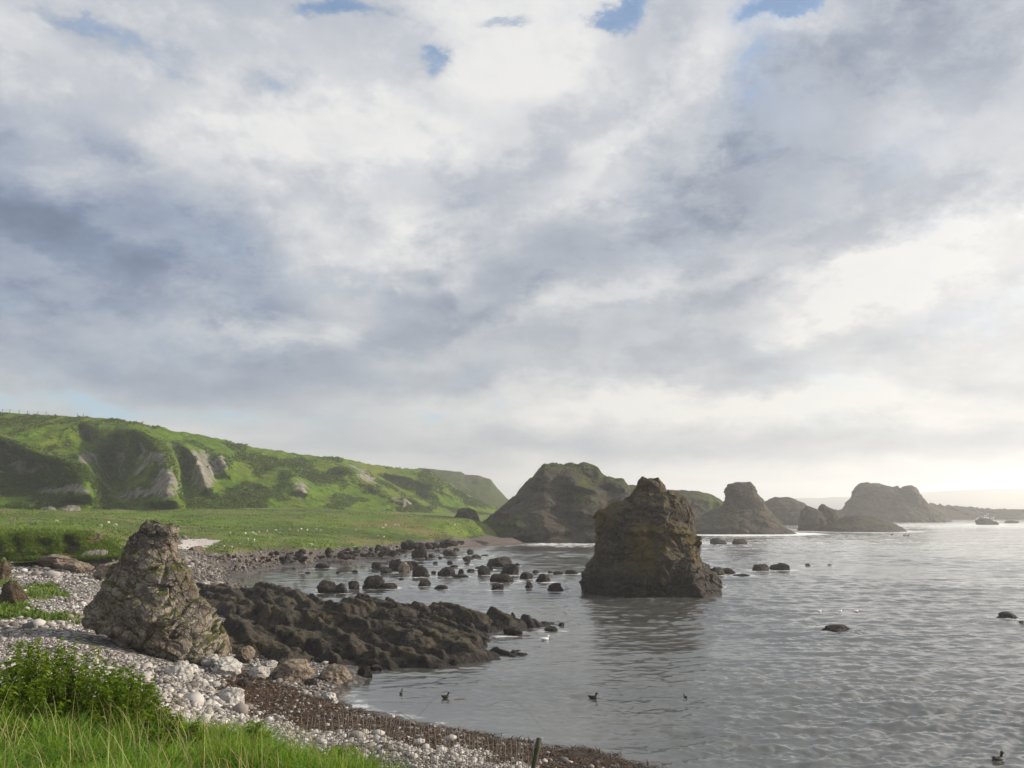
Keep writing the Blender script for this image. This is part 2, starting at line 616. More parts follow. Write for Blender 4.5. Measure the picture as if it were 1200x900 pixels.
def make_rock(name, dark, light, lichen, moss, lichen_amt=0.5, moss_amt=0.5, scale=1.0, wetline=1.0, ochre=0.0):
    m, t, out = mat(name)
    geo = t.n('ShaderNodeNewGeometry')
    p = geo.outputs['Position']
    rnd = t.n('ShaderNodeObjectInfo').outputs['Random']
    q = t.vm('ADD', p, t.comb(t.mul(rnd, 31.0), t.mul(rnd, 17.0), 0.0))
    n1 = t.noise(q, 0.55 * scale, 8, 0.62, 0.4)
    n2 = t.noise(q, 3.5 * scale, 7, 0.65)
    n3 = t.noise(q, 14 * scale, 4, 0.6)
    crack = t.vor(t.vm('ADD', q, t.vm('SCALE', t.noise(q, 1.6 * scale, 5, 0.6, out=1), scale=0.9 / scale)), 1.1 * scale, 'DISTANCE_TO_EDGE')
    ck = t.rng(crack, 0.0, 0.05, 1.0, 0.0)
    c = t.mix(t.rng(n1, 0.35, 0.66), dark, light)
    c = t.mix(t.mul(t.rng(n2, 0.44, 0.66), 0.75), c, tuple(0.4 * a for a in dark))
    c = t.mix(t.mul(t.rng(t.add(t.mul(n3, 0.5), t.mul(n2, 0.5)), 0.53, 0.62), lichen_amt), c, lichen)
    if ochre:
        no = t.noise(q, 0.33 * scale, 5, 0.6)
        c = t.mix(t.mul(t.rng(t.mad(n2, 0.3, no), 0.62, 0.78), ochre), c, (0.125, 0.086, 0.026))
    up = t.sep(geo.outputs['Normal'])[2]
    mo = t.rng(t.mad(t.sub(n1, 0.5), 1.6, t.mad(t.sub(n2, 0.5), 0.9, t.mul(up, 0.70))), 0.30, 0.60)
    z = t.sep(p)[2]
    dry = t.rng(t.mad(t.sub(n2, 0.5), 1.0 * wetline, z), 0.35 * wetline, 1.5 * wetline)
    c = t.mix(t.mul(t.mul(mo, moss_amt), dry), c, moss)
    c = t.mix(t.mul(t.m('SUBTRACT', 1.0, dry), 0.78), c, (0.022, 0.018, 0.016))
    c = t.mix(t.mul(ck, 0.55), c, tuple(0.3 * a for a in dark))
    h = t.add(t.mul(n1, 1.0), t.add(t.mul(n2, 0.35), t.add(t.mul(n3, 0.08), t.mul(ck, -0.12))))
    b = t.bump(h, 1.0, 0.6 / scale)
    principled(t, out, c, t.rng(dry, 0, 1, 0.55, 0.92), b, t.rng(dry, 0, 1, 0.12, 0.3))
    return m


def make_plain(name, a, b_, scale=3.0, rough=0.9, spec=0.2):
    m, t, out = mat(name)
    p = t.n('ShaderNodeTexCoord').outputs['Object']
    n = t.noise(p, scale, 5, 0.6)
    principled(t, out, t.mix(t.rng(n, 0.3, 0.7), a, b_), rough, t.bump(n, 0.4, 0.02), spec)
    return m


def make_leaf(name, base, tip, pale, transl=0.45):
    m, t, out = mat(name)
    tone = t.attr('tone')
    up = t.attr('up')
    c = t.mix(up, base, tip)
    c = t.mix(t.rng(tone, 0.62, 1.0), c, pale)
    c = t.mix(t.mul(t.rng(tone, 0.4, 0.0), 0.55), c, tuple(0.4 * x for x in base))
    b = t.n('ShaderNodeBsdfPrincipled', {'Base Color': c, 'Roughness': 0.6, 'Specular IOR Level': 0.25})
    tr = t.n('ShaderNodeBsdfTranslucent', {'Color': t.mix(1.0, c, (1.35, 1.3, 0.6), 'MULTIPLY')})
    mx = t.n('ShaderNodeMixShader', {0: transl})
    t.t.links.new(b.outputs[0], mx.inputs[1])
    t.t.links.new(tr.outputs[0], mx.inputs[2])
    t.t.links.new(mx.outputs[0], out.inputs['Surface'])
    return m


def make_pebble():
    m, t, out = mat('pebble')
    tone = t.attr('tone')
    p = wpos(t)
    n = t.noise(p, 18.0, 4, 0.6)
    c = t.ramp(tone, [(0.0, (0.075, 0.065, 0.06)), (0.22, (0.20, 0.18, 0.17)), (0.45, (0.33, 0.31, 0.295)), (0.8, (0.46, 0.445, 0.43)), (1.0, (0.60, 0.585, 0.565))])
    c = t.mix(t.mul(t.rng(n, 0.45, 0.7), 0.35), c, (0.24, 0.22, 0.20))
    principled(t, out, c, 0.8, t.bump(n, 0.3, 0.03), 0.3)
    return m


def make_water():
    m, t, out = mat('sea_water')
    p = wpos(t)
    foam = t.attr('foam')
    calm = t.attr('calm')
    st = t.vm('MULTIPLY', p, (0.55, 1.0, 1.0))
    w1 = t.noise(st, 1.3, 6, 0.66, 0.6)
    w2 = t.noise(st, 4.2, 3, 0.55, 0.3)
    far = t.vm('MULTIPLY', p, (0.05, 0.12, 1.0))
    w3 = t.noise(far, 1.0, 5, 0.6, 0.3)
    hgt = t.add(t.mul(w1, 0.55), t.mul(w2, 0.16))
    b = t.bump(hgt, t.mad(calm, -0.8, 1.0), 0.07)
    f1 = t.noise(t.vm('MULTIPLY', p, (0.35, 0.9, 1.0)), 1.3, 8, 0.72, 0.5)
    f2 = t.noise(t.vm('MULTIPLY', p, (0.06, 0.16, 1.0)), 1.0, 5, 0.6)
    foam_glint = t.rng(t.add(t.mad(foam, 0.55, t.mul(t.sub(f1, 0.5), 1.0)), t.mul(t.sub(f2, 0.5), 0.35)), 0.25, 0.52)  # foam by rocks and shore; white flecks on open water are painted-in sparkle
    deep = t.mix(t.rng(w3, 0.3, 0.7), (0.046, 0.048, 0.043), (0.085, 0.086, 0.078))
    c = t.mix(foam_glint, deep, (0.80, 0.81, 0.80))
    bs = principled(t, out, c, t.mad(foam_glint, 0.6, 0.025), b, 0.5)
    bs.inputs['IOR'].default_value = 2.2
    return m


M = {}
M['land'] = make_land()
M['hill'] = make_hill('hill_grass', (0.135, 0.235, 0.012), (0.165, 0.175, 0.025), (0.37, 0.335, 0.30))
M['bank'] = make_hill('turf_bank', (0.125, 0.175, 0.016), (0.15, 0.125, 0.045), (0.135, 0.095, 0.060), 0.5)
M['headland'] = make_hill('headland_turf', (0.085, 0.115, 0.020), (0.085, 0.075, 0.035), (0.085, 0.070, 0.055), 1.5)
M['coast'] = make_hill('far_coast', (0.06, 0.07, 0.03), (0.08, 0.075, 0.045), (0.1, 0.09, 0.08), 4.0)
M['stack'] = make_rock('stack_rock', (0.034, 0.026, 0.021), (0.135, 0.106, 0.084), (0.24, 0.215, 0.17), (0.070, 0.070, 0.016), 0.42, 0.6, 0.55, 3.4, 1.0)
M['crag'] = make_rock('crag_rock', (0.085, 0.070, 0.059), (0.33, 0.285, 0.24), (0.52, 0.48, 0.41), (0.060, 0.066, 0.014), 0.6, 1.0, 0.75, 0.3, 0.45)
M['ledge'] = make_rock('ledge_rock', (0.019, 0.0165, 0.0165), (0.062, 0.053, 0.052), (0.16, 0.14, 0.135), (0.075, 0.062, 0.020), 0.40, 0.25, 1.0, 0.5, 0.22)
M['boulder'] = make_rock('boulder_rock', (0.018, 0.0155, 0.015), (0.048, 0.040, 0.037), (0.15, 0.125, 0.11), (0.05, 0.045, 0.02), 0.35, 0.25, 1.2, 0.5)
M['farrock'] = make_rock('far_rock', (0.055, 0.044, 0.035), (0.105, 0.086, 0.068), (0.15, 0.13, 0.10), (0.065, 0.065, 0.025), 0.25, 0.55, 0.25, 2.0)
M['pale'] = make_rock('pale_rock', (0.34, 0.32, 0.30), (0.62, 0.60, 0.575), (0.74, 0.72, 0.70), (0.30, 0.29, 0.22), 0.5, 0.2, 2.0, 0.1)
M['tan'] = make_rock('tan_rock', (0.13, 0.098, 0.075), (0.32, 0.255, 0.205), (0.46, 0.42, 0.37), (0.12, 0.11, 0.04), 0.5, 0.2, 1.6, 0.12)
M['slab'] = make_rock('hill_boulder', (0.16, 0.145, 0.135), (0.33, 0.305, 0.285), (0.45, 0.43, 0.41), (0.09, 0.10, 0.03), 0.5, 0.35, 0.6, 0.1)
M['clod'] = make_rock('turf_clod', (0.052, 0.036, 0.022), (0.16, 0.11, 0.068), (0.20, 0.15, 0.1), (0.075, 0.10, 0.018), 0.4, 0.9, 1.0, 0.1)
M['pebble'] = make_pebble()
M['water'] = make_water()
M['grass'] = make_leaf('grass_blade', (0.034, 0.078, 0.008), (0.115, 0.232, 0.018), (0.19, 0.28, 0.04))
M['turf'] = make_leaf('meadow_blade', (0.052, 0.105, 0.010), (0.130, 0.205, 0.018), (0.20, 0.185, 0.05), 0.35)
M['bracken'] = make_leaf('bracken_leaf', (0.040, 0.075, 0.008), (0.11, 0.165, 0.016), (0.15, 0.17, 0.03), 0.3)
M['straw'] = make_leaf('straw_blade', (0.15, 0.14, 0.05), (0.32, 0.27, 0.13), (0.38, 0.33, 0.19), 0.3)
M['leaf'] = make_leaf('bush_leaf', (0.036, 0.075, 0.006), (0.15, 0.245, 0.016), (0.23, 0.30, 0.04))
M['weed'] = make_leaf('seaweed_frond', (0.018, 0.010, 0.006), (0.075, 0.042, 0.024), (0.14, 0.085, 0.05), 0.15)
M['stem'] = make_plain('bush_stem', (0.05, 0.07, 0.02), (0.10, 0.10, 0.035))
M['wool'] = make_plain('sheep_wool', (0.40, 0.37, 0.31), (0.54, 0.51, 0.44), 12)
M['bird'] = make_plain('dark_plumage', (0.012, 0.011, 0.011), (0.04, 0.033, 0.028), 10, 0.6)
M['gull'] = make_plain('white_plumage', (0.62, 0.62, 0.62), (0.78, 0.78, 0.78), 10, 0.6)
M['post'] = make_plain('weathered_post', (0.030, 0.036, 0.026), (0.085, 0.085, 0.062), 14)
M['wire'] = make_plain('rusty_wire', (0.085, 0.075, 0.062), (0.17, 0.155, 0.14), 20, 0.55, 0.5)
M['kelp'] = make_plain('floating_kelp', (0.05, 0.02, 0.012), (0.10, 0.045, 0.025), 5, 0.5)
M['spray'] = make_plain('white_spray', (0.8, 0.8, 0.8), (0.85, 0.85, 0.85), 5, 0.9)

# ------------------------------------------------------------------ land sheet (beach, turf bank, meadow, grass slope)
CPTS = []


def cg(z, *pts):
    for px, py in pts:
        CPTS.append(G(px, py, z))


def cy(Y, z, *pxs):
    for px in pxs:
        P = A(px, 593, Y)
        CPTS.append(np.array([P[0], Y, z]))


# water's edge
cg(0.0, (800, 905), (700, 882), (620, 868), (560, 858), (500, 848), (450, 838), (415, 830), (398, 818), (402, 806), (300, 690),
   (270, 682), (262, 675), (290, 668), (330, 663), (370, 660), (420, 657), (470, 650), (510, 641), (548, 636), (590, 634), (640, 633))
# beach
cg(0.9, (600, 893), (500, 868), (420, 850), (350, 832))
cg(0.5, (360, 815), (330, 790), (400, 790))
cg(1.7, (540, 898), (460, 878))
cg(1.0, (300, 830), (290, 800), (240, 775))
cg(1.8, (240, 842), (250, 815), (180, 765))
cg(2.4, (200, 800), (120, 748), (150, 780))
cg(2.9, (0, 780), (0, 745), (80, 780), (60, 750))
cg(3.2, (60, 690), (100, 680), (20, 705), (-150, 745), (-300, 745), (-300, 800))
cg(3.6, (0, 657), (40, 657), (70, 655), (112, 652), (20, 672))
cg(3.2, (150, 652), (200, 650))
cg(2.4, (225, 656), (235, 650))
cg(3.4, (235, 638), (215, 640))
cg(1.4, (255, 668), (280, 660))
# turf bank and meadow
cy(107, 5.9, 0, 40, 75, -150, -350)
cy(107, 5.5, 95, 105)
cy(100, 3.5, 0, 40, 75, 105, -150, -350)
cy(112, 6.2, 0, 60, -150, -350)
cg(4.6, (135, 640), (140, 632))
cg(3.6, (-150, 657), (-350, 657))
cg(6.7, (30, 613), (120, 613), (-200, 613))
cg(5.0, (200, 620), (160, 624))
cg(4.2, (250, 629), (300, 624))
cg(3.0, (300, 641), (350, 638), (270, 644))
cg(1.5, (300, 654), (350, 651), (400, 649), (450, 644), (490, 638))
cg(2.7, (400, 634), (450, 630), (500, 629))
cg(4.6, (400, 618), (470, 617), (530, 616))
cg(2.4, (560, 626), (530, 629))
cg(1.6, (600, 629))
cg(6.5, (500, 607), (400, 608), (550, 607))
cg(7.0, (300, 606), (200, 606))
cg(8.0, (100, 602.5), (0, 604), (-200, 604))
cy(420, 10, -350, -100, 100, 300)
cy(600, 8, -300, 100, 400, 550)
cy(330, 2, 600, 650)
# the grass slope the camera stands on
cy(0.8, 8.4, -500, -100, 300, 700, 1150)
cy(1.6, 8.4, -500, -100, 300, 700, 1150)
cy(3.2, 8.3, -500, -100, 300, 700, 1150)
cy(6.0, 8.0, -500, -100, 200, 420)
cy(9.0, 7.55, -500, -150, 100, 250)
cy(12.0, 7.05, -500, -150, 0, 100, 180)
cy(10.6, 7.0, 260, 320)
cy(9.0, 7.0, 400, 440)
cy(7.0, 7.15, 520)
cy(10.0, 5.8, 640, 560)
cy(14.0, 5.2, 330, 420)
cy(16.0, 3.1, 640, 800, 550)
cy(20.0, 2.6, 480, 380)
cy(18.0, 5.0, -300, 0, 200)
cy(24.0, 3.6, -300, 0, 150)
cy(20, 3.4, 260)
cy(24.0, 0.6, 800)
cy(7.0, 6.4, 750, 1000)
cy(12.0, 4.0, 900, 1150)
cy(18.0, 0.8, 950, 1150)
cy(26.0, -1.2, 900, 1200)
# sea bed
cg(-1.3, (700, 830), (600, 840), (640, 800), (560, 690), (470, 680), (500, 660), (560, 650), (620, 640), (380, 680))
cg(-2.2, (900, 850), (800, 760), (650, 700), (650, 660), (720, 640), (1150, 860))
cg(-3.0, (1000, 700), (1250, 750), (1000, 640), (1250, 650), (800, 640))
cy(600, -4, 700, 900, 1250)
CPTS = np.array(CPTS)


def feat(X, Y):
    return np.stack([np.clip(np.asarray(X) / np.asarray(Y) * 2.0, -2.3, 2.6), np.log(np.asarray(Y))], -1)


_cf = feat(CPTS[:, 0], CPTS[:, 1])
_K = np.linalg.norm(_cf[:, None] - _cf[None], axis=-1)
_n = len(_cf)
_S = np.zeros((_n + 3, _n + 3))
_S[:_n, :_n] = _K + np.eye(_n) * -0.004
_S[:_n, _n] = 1
_S[:_n, _n + 1:] = _cf
_S[_n:, :_n] = _S[:_n, _n:].T
_coef = np.linalg.solve(_S, np.concatenate([CPTS[:, 2], np.zeros(3)]))


def land_z(X, Y, fine=True):
    X, Y = np.asarray(X, float).ravel(), np.asarray(Y, float).ravel()
    out = np.zeros(len(X))
    for s in range(0, len(X), 40000):
        f = feat(X[s:s + 40000], Y[s:s + 40000])
        d = np.sqrt(((f[:, None, :] - _cf[None]) ** 2).sum(-1))
        out[s:s + 40000] = d @ _coef[:_n] + _coef[_n] + f @ _coef[_n + 1:]
    out = np.where(Y < 22, np.minimum(out, 8.42), out)
    if fine:
        P = p2(X, Y)
        n = fbm(P, 0.35, 4, 1)
        n2 = fbm(P, 0.06, 3, 2)
        px, py = proj(np.stack([X, Y, out], -1))
        bank = np.exp(-((py - 641) / 13) ** 2) * sstep(px, 150, 110) * sstep(Y, 70, 85)
        gully = ridged(p2(X, Y * 0.25), 0.16, 3, 4)
        amp = np.where(Y < 20, 0.10, 0.07) + sstep(Y, 90, 200) * 0.12
        out = out + n * amp + n2 * sstep(Y, 90, 220) * 0.5 * sstep(out, 0.5, 3) - bank * (gully * 0.55 + 0.1)
    return out


MEADOW = [(-900, 658), (0, 656), (35, 652), (70, 650), (105, 646), (132, 644), (150, 640), (215, 631), (264, 633), (222, 646), (262, 649),
          (300, 645), (350, 644), (400, 642), (450, 638), (490, 634), (540, 631), (590, 627), (640, 600), (640, 400), (-900, 400)]
GRASSY = [[(18, 686), (58, 682), (84, 697), (60, 702), (22, 702)], [(-80, 664), (12, 668), (15, 688), (-80, 692)],
          [(-200, 700), (20, 700), (45, 716), (108, 722), (118, 734), (60, 728), (-200, 724)], [(20, 738), (32, 737), (32, 744), (20, 744)]]
WEED = [(250, 800), (280, 784), (335, 804), (385, 822), (450, 842), (560, 858), (640, 872), (720, 882), (810, 900), (830, 930), (700, 930), (640, 908), (560, 884),
        (480, 872), (420, 862), (360, 854), (330, 842), (290, 835)]


def land_masks(X, Y, Z):
    n = fbm(p2(X, Y), 0.5, 4, 6)
    px, py = proj(np.stack([X, Y, Z], -1))
    k = np.clip(60.0 / Y, 0.15, 3.0)
    jx, jy = px + n * 14 * k, py + fbm(p2(X, Y), 0.6, 4, 9) * 5 * np.clip(k, 0.3, 2)
    g = in_poly(jx, jy, MEADOW) & (Y > 60)
    for q in GRASSY:
        g |= in_poly(jx, jy, q) & (Y > 30)
    g |= (Y < 15.5 + n * 1.5) & (px < 500 + n * 40) & (Z > 4.2)
    g |= (Y < 9.5) & (Z > 5.5)
    weed = in_poly(jx, jy, WEED) & (Y > 14) & (Y < 60)
    sand = in_poly(jx, jy, [(205, 640), (215, 632), (262, 632), (258, 638), (225, 647)]) & (Y > 80)
    soil = np.exp(-((py - 643) / 9) ** 2) * sstep(px, 160, 120) * (Y > 70) * sstep(fbm(p2(X, Y * 0.3), 0.25, 4, 8), -0.05, 0.3)
    dark = sstep(Y, 60, 85) * sstep(px + n * 20, 215, 300)
    pinkish = sstep(Y, 60, 85) * sstep(px, 180, 230) * 0.6
    g = g.astype(float) * (1 - soil)
    return g, weed.astype(float), sand.astype(float), soil, np.maximum(dark, pinkish)


def land_mesh():
    a = np.concatenate([np.linspace(-2.2, -0.74, 40), np.linspace(-0.73, 0.25, 760), np.linspace(0.26, 1.6, 90)])
    w = np.concatenate([np.linspace(math.log(1.2), math.log(18), 150)[:-1], np.linspace(math.log(18), math.log(60), 240)[:-1],
                        np.linspace(math.log(60), math.log(330), 300)[:-1], np.linspace(math.log(330), math.log(800), 20)])
    Y = np.exp(w)[:, None] + 0 * a[None]
    X = a[None] * Y
    nr, nc = Y.shape
    X, Y = X.ravel(), Y.ravel()
    Z = land_z(X, Y)
    V = np.stack([X, Y, Z], -1)
    g, wd, sa, so_, dk = land_masks(X, Y, Z)
    Fq = quads(nr, nc)
    fc = V[Fq].mean(1)
    px, py = proj(fc)
    gm = g[Fq].mean(1) > 0.5
    meadow = (in_poly(px, py, [(q[0], q[1] + (4 if q[1] > 500 else 0)) for q in MEADOW])) & (fc[:, 1] > 75)
    slope = fc[:, 1] < 20
    for name, sel in (('meadow', meadow), ('grass_slope', slope & ~meadow), ('beach', ~meadow & ~slope)):
        f = Fq[sel]
        used = np.unique(f)
        rem = np.zeros(len(V), np.int64)
        rem[used] = np.arange(len(used))
        o = obj(name, V[used], rem[f], M['land'], attrs={'grass': g[used], 'weed': wd[used], 'sand': sa[used], 'soil': so_[used], 'dark': dk[used]})
        tag(o, kind='structure')


land_mesh()

# ------------------------------------------------------------------ hills
def relief(name, mname, px0, px1, ridge, base, dbase, dridge, bulge=None, rock=None, nu=700, nt=220, prof=0.85, namp=6.0, nfreq=0.02,
           edge=0.0, dips=1.0, back=0.35, seed=0, drop=1.0, crest=0.4):
    """a hillside: for each bearing a foot, a slope and a crest at real distances, then the ground falling away behind"""
    px = np.linspace(px0, px1, nu)
    t = np.concatenate([np.linspace(-0.12, 1.0, nt), 1.0 + np.linspace(0, 1, 14)[1:]])
    PX, TT = np.meshgrid(px, t)
    ry = np.interp(px, *np.array(ridge).T)[None]
    by = np.interp(px, *np.array(base).T)[None]
    db = np.interp(px, *np.array(dbase).T)[None]
    dr = np.interp(px, *np.array(dridge).T)[None]
    tc = np.clip(TT, -0.12, 1.0)
    PY = by + (ry - by) * tc
    D = db + (dr - db) * np.sign(tc) * np.abs(tc) ** prof
    if edge:
        s = (PX - (px0 + px1) / 2) / ((px1 - px0) / 2)
        D = D + edge * np.abs(s) ** 2.5
    if bulge is not None:
        D = D + bulge(PX, PY, tc) * sstep(1.02 - tc, 0.0, 0.12)
    P = A(PX.ravel(), PY.ravel(), D.ravel())
    q = P.copy()
    r = ridged(q * np.array([1, 0.5, 1.0]), nfreq, 5, seed)
    n = fbm(q, nfreq * 3, 5, seed + 1)
    fade = sstep(tc.ravel(), -0.1, 0.15)
    D2 = D.ravel() - (r * namp + n * namp * 0.5) * fade * sstep(1.05 - tc.ravel(), 0.0, 0.25)
    P = A(PX.ravel(), PY.ravel(), D2)
    P[:, 2] += fbm(q, nfreq * 7, 4, seed + 2) * crest * sstep(tc.ravel(), 0.6, 1)
    bk = np.clip(TT.ravel() - 1, 0, 1)
    P[:, 1] += bk * (dr - db).mean() * (1 + back) * 1.5
    P[:, 0] *= 1 + bk * (dr - db).mean() * (1 + back) * 1.5 / np.maximum(D.ravel(), 1)
    P[:, 2] -= bk ** 1.5 * drop * np.maximum(P[:, 2].max() - 0, 1)
    nr, nc = PX.shape
    ra = np.zeros(nr * nc)
    if rock is not None:
        ra = rock(PX.ravel() + fbm(q, 0.12, 3, 5) * 6, PY.ravel() + fbm(q, 0.12, 3, 7) * 5, tc.ravel(), q)
    o = obj(name, P, quads(nr, nc), M[mname], attrs={'rock': ra})
    return tag(o, kind='structure')


def ell(px, py, x, y, rx, ry, ang=0.0):
    c, s = math.cos(math.radians(ang)), math.sin(math.radians(ang))
    dx, dy = px - x, py - y
    return np.exp(-(((dx * c + dy * s) / rx) ** 2 + ((-dx * s + dy * c) / ry) ** 2))


def side_ridge(PX, PY, pts, left, right):   # a spur with its own width on each side
    pts = np.array(pts, float)
    cx = np.interp(PY, pts[:, 1], pts[:, 0])
    inside = sstep(PY, pts[0, 1] - 6, pts[0, 1] + 6) * sstep(pts[-1, 1] + 6 - PY, 0, 12)
    d = PX - cx
    w = np.where(d < 0, left, right)
    return np.exp(-(d / w) ** 2) * inside


def hill_bulge(PX, PY, t):
    b = -26 * side_ridge(PX, PY, [(160, 500), (178, 512), (195, 530), (203, 560), (207, 592)], 26, 7)
    b += 20 * ell(PX, PY, 135, 555, 20, 34)
    b += -22 * side_ridge(PX, PY, [(-20, 505), (45, 530), (92, 546), (100, 560), (106, 585)], 34, 8)
    b += 9 * ell(PX, PY, 60, 570, 34, 12)
    b += -14 * side_ridge(PX, PY, [(216, 520), (232, 540), (246, 578)], 9, 9)
    b += 11 * ell(PX, PY, 218, 560, 7, 26)
    b += -9 * side_ridge(PX, PY, [(255, 530), (268, 560)], 7, 14)
    b += 10 * side_ridge(PX, PY, [(95, 500), (112, 540), (150, 590)], 10, 14)
    b += -12 * side_ridge(PX, PY, [(335, 545), (360, 580)], 18, 10)
    b += -12 * side_ridge(PX, PY, [(405, 545), (480, 592)], 20, 12)
    b += 10 * side_ridge(PX, PY, [(440, 555), (505, 590)], 10, 14)
    b += -10 * side_ridge(PX, PY, [(470, 555), (560, 592)], 12, 22)
    b += -16 * side_ridge(PX, PY, [(-150, 505), (-120, 585)], 40, 12)
    return b * 1.5


def hill_rock(PX, PY, t, q):
    m = (ell(PX, PY, 22, 547, 13, 8) + ell(PX, PY, 72, 574, 34, 6, -3) + ell(PX, PY, 182, 536, 8, 7) + ell(PX, PY, 140, 543, 4.5, 14) +
         ell(PX, PY, 194, 568, 13, 22, -10) + ell(PX, PY, 160, 578, 22, 5, -10) + ell(PX, PY, 234, 543, 10, 17) + ell(PX, PY, 240, 563, 11, 14) +
         ell(PX, PY, 258, 545, 8, 10) + 0.75 * ell(PX, PY, 352, 574, 9, 13) + 0.7 * ell(PX, PY, 428, 556, 22, 6, 35) + 0.6 * ell(PX, PY, 103, 535, 13, 7) +
         0.65 * ell(PX, PY, 470, 587, 12, 4, 20) + ell(PX, PY, -120, 560, 20, 20))
    m = m + 0.6 * sstep(fbm(q, 0.07, 4, 12), 0.32, 0.5) * sstep(t, 0.15, 0.3) * sstep(0.9 - t, 0, 0.15) * sstep(PX, 330, 240)
    return sstep(m * 1.15 + fbm(q, 0.16, 4, 3) * 0.4, 0.40, 0.58)


RIDGE = [(-400, 470), (-150, 478), (0, 484), (60, 487), (130, 490), (190, 501), (250, 513), (300, 524), (350, 532), (400, 537), (450, 547), (480, 549),
         (505, 552), (520, 562), (545, 578), (570, 590), (590, 600)]
relief('hillside', 'hill', -400, 590, RIDGE, [(-400, 604), (0, 603), (100, 601), (300, 603), (400, 603), (480, 602), (540, 601), (590, 604)],
       [(-400, 225), (0, 240), (150, 255), (300, 300), (400, 345), (480, 410), (540, 470), (590, 520)],
       [(-400, 320), (0, 335), (150, 355), (300, 410), (400, 460), (480, 520), (540, 560), (590, 590)],
       hill_bulge, hill_rock, nu=1000, nt=260, namp=6.5, nfreq=0.022, seed=3, drop=0.25, crest=0.7)
relief('far_hill', 'headland', 490, 640, [(490, 548), (540, 553), (545, 556), (560, 557), (575, 562), (583, 572), (592, 582), (600, 590), (640, 600)],
       [(490, 600), (640, 602)], [(490, 640), (640, 640)], [(490, 760), (640, 740)], None,
       lambda PX, PY, t, q: sstep(fbm(q, 0.03, 4, 3), 0.2, 0.5) * 0.7, nu=220, nt=120, namp=9.0, nfreq=0.012, seed=9, drop=0.6)


def head_bulge(PX, PY, t):
    PX = PX + 7 * np.sin(PY * 0.16) + 4 * np.sin(PY * 0.41 + 1)
    b = -9 * side_ridge(PX, PY, [(645, 545), (640, 575), (628, 632)], 30, 22)
    b += 4 * side_ridge(PX, PY, [(655, 545), (662, 580), (668, 632)], 14, 12)
    b += -10 * side_ridge(PX, PY, [(668, 553), (684, 572), (699, 592), (712, 632)], 22, 11)
    b += 4 * side_ridge(PX, PY, [(690, 550), (708, 580), (722, 632)], 8, 14)
    b += -6 * side_ridge(PX, PY, [(725, 560), (745, 632)], 16, 20)
    b += -8 * ell(PX, PY, 600, 610, 14, 16)
    return b


def head_rock(PX, PY, t, q):
    gr = 0.18 + (0.9 * ell(PX, PY, 682, 582, 14, 8, 45) + 0.75 * ell(PX, PY, 600, 612, 9, 9) + 0.8 * ell(PX, PY, 572, 618, 22, 10) + 0.6 * sstep(t, 0.86, 1.0) +
          0.5 * ell(PX, PY, 650, 572, 7, 6) + 0.5 * ell(PX, PY, 690, 565, 10, 7, 40))
    return 1 - sstep(gr + fbm(q, 0.1, 4, 2) * 0.25, 0.25, 0.6)


relief('headland', 'headland', 546, 800, [(546, 628), (562, 615), (578, 602), (590, 592), (600, 583), (612, 571), (625, 556), (638, 544), (650, 543), (690, 542), (700, 547),
       (708, 556), (722, 561), (730, 562), (738, 572), (750, 590), (770, 610), (800, 631)], [(546, 632), (580, 634), (620, 635), (700, 633), (800, 632)],
       [(546, 236), (600, 228), (700, 226), (800, 236)], [(546, 245), (600, 262), (650, 275), (730, 275), (800, 250)], head_bulge, head_rock,
       nu=520, nt=240, namp=3.2, nfreq=0.05, edge=18, seed=14, drop=1.2, crest=0.9)
relief('hill_ridge', 'headland', 715, 880, [(715, 570), (740, 568), (770, 572), (785, 574), (812, 575), (830, 578), (843, 584), (858, 598), (880, 618)],
       [(715, 622), (880, 622)], [(715, 325), (880, 330)], [(715, 375), (880, 345)], None,
       lambda PX, PY, t, q: 1 - sstep(0.45 * sstep(t, 0.15, 0.7) + fbm(q, 0.05, 4, 2) * 0.5, 0.1, 0.5), nu=240, nt=120, namp=5.0, nfreq=0.03, edge=14, seed=21, drop=1.2)
relief('far_coast', 'coast', 860, 1420, [(860, 590), (930, 584), (1000, 582), (1070, 578), (1130, 574), (1200, 572), (1300, 570), (1420, 577)],
       [(860, 597), (1420, 597)], [(860, 2500), (1420, 2500)], [(860, 3300), (1420, 3300)], None, None, nu=200, nt=60, namp=60, nfreq=0.0015, seed=25, drop=1.0, crest=2.0)


def bank_bulge(PX, PY, t):
    X = (PX - 600) / F * 97
    s = X.shape
    q = np.stack([X.ravel(), (PY * 0.06).ravel(), 0 * X.ravel()], -1)
    b = fbm(q, 0.22, 4, 71) * 2.2 - ridged(q, 0.55, 3, 72) * 0.5
    b = b.reshape(s)
    for x, wd, am in ((22, 4, 1.6), (84, 9, 3.0), (52, 5, 0.9), (70, 5, -1.4), (97, 6, -1.2), (8, 8, -0.8)):
        b = b + am * np.exp(-((PX + 4 * np.sin(PY * 0.3) - x) / wd) ** 2)
    return b * sstep(t, -0.05, 0.25) * sstep(1.0 - t, 0, 0.15)


def bank_soil(PX, PY, t, q):
    m = ell(PX, PY, 86, 642, 11, 13, 25) + 0.9 * ell(PX, PY, 23, 640, 5, 12) + 0.8 * ell(PX, PY, 110, 634, 10, 7) + 0.7 * ell(PX, PY, 55, 636, 8, 6) + 0.8 * ell(PX, PY, 5, 643, 5, 10) + 0.7 * ell(PX, PY, 45, 650, 30, 4) + 0.8 * ell(PX, PY, -30, 642, 20, 12)
    return sstep(m + fbm(q, 0.5, 4, 3) * 0.35, 0.38, 0.7)


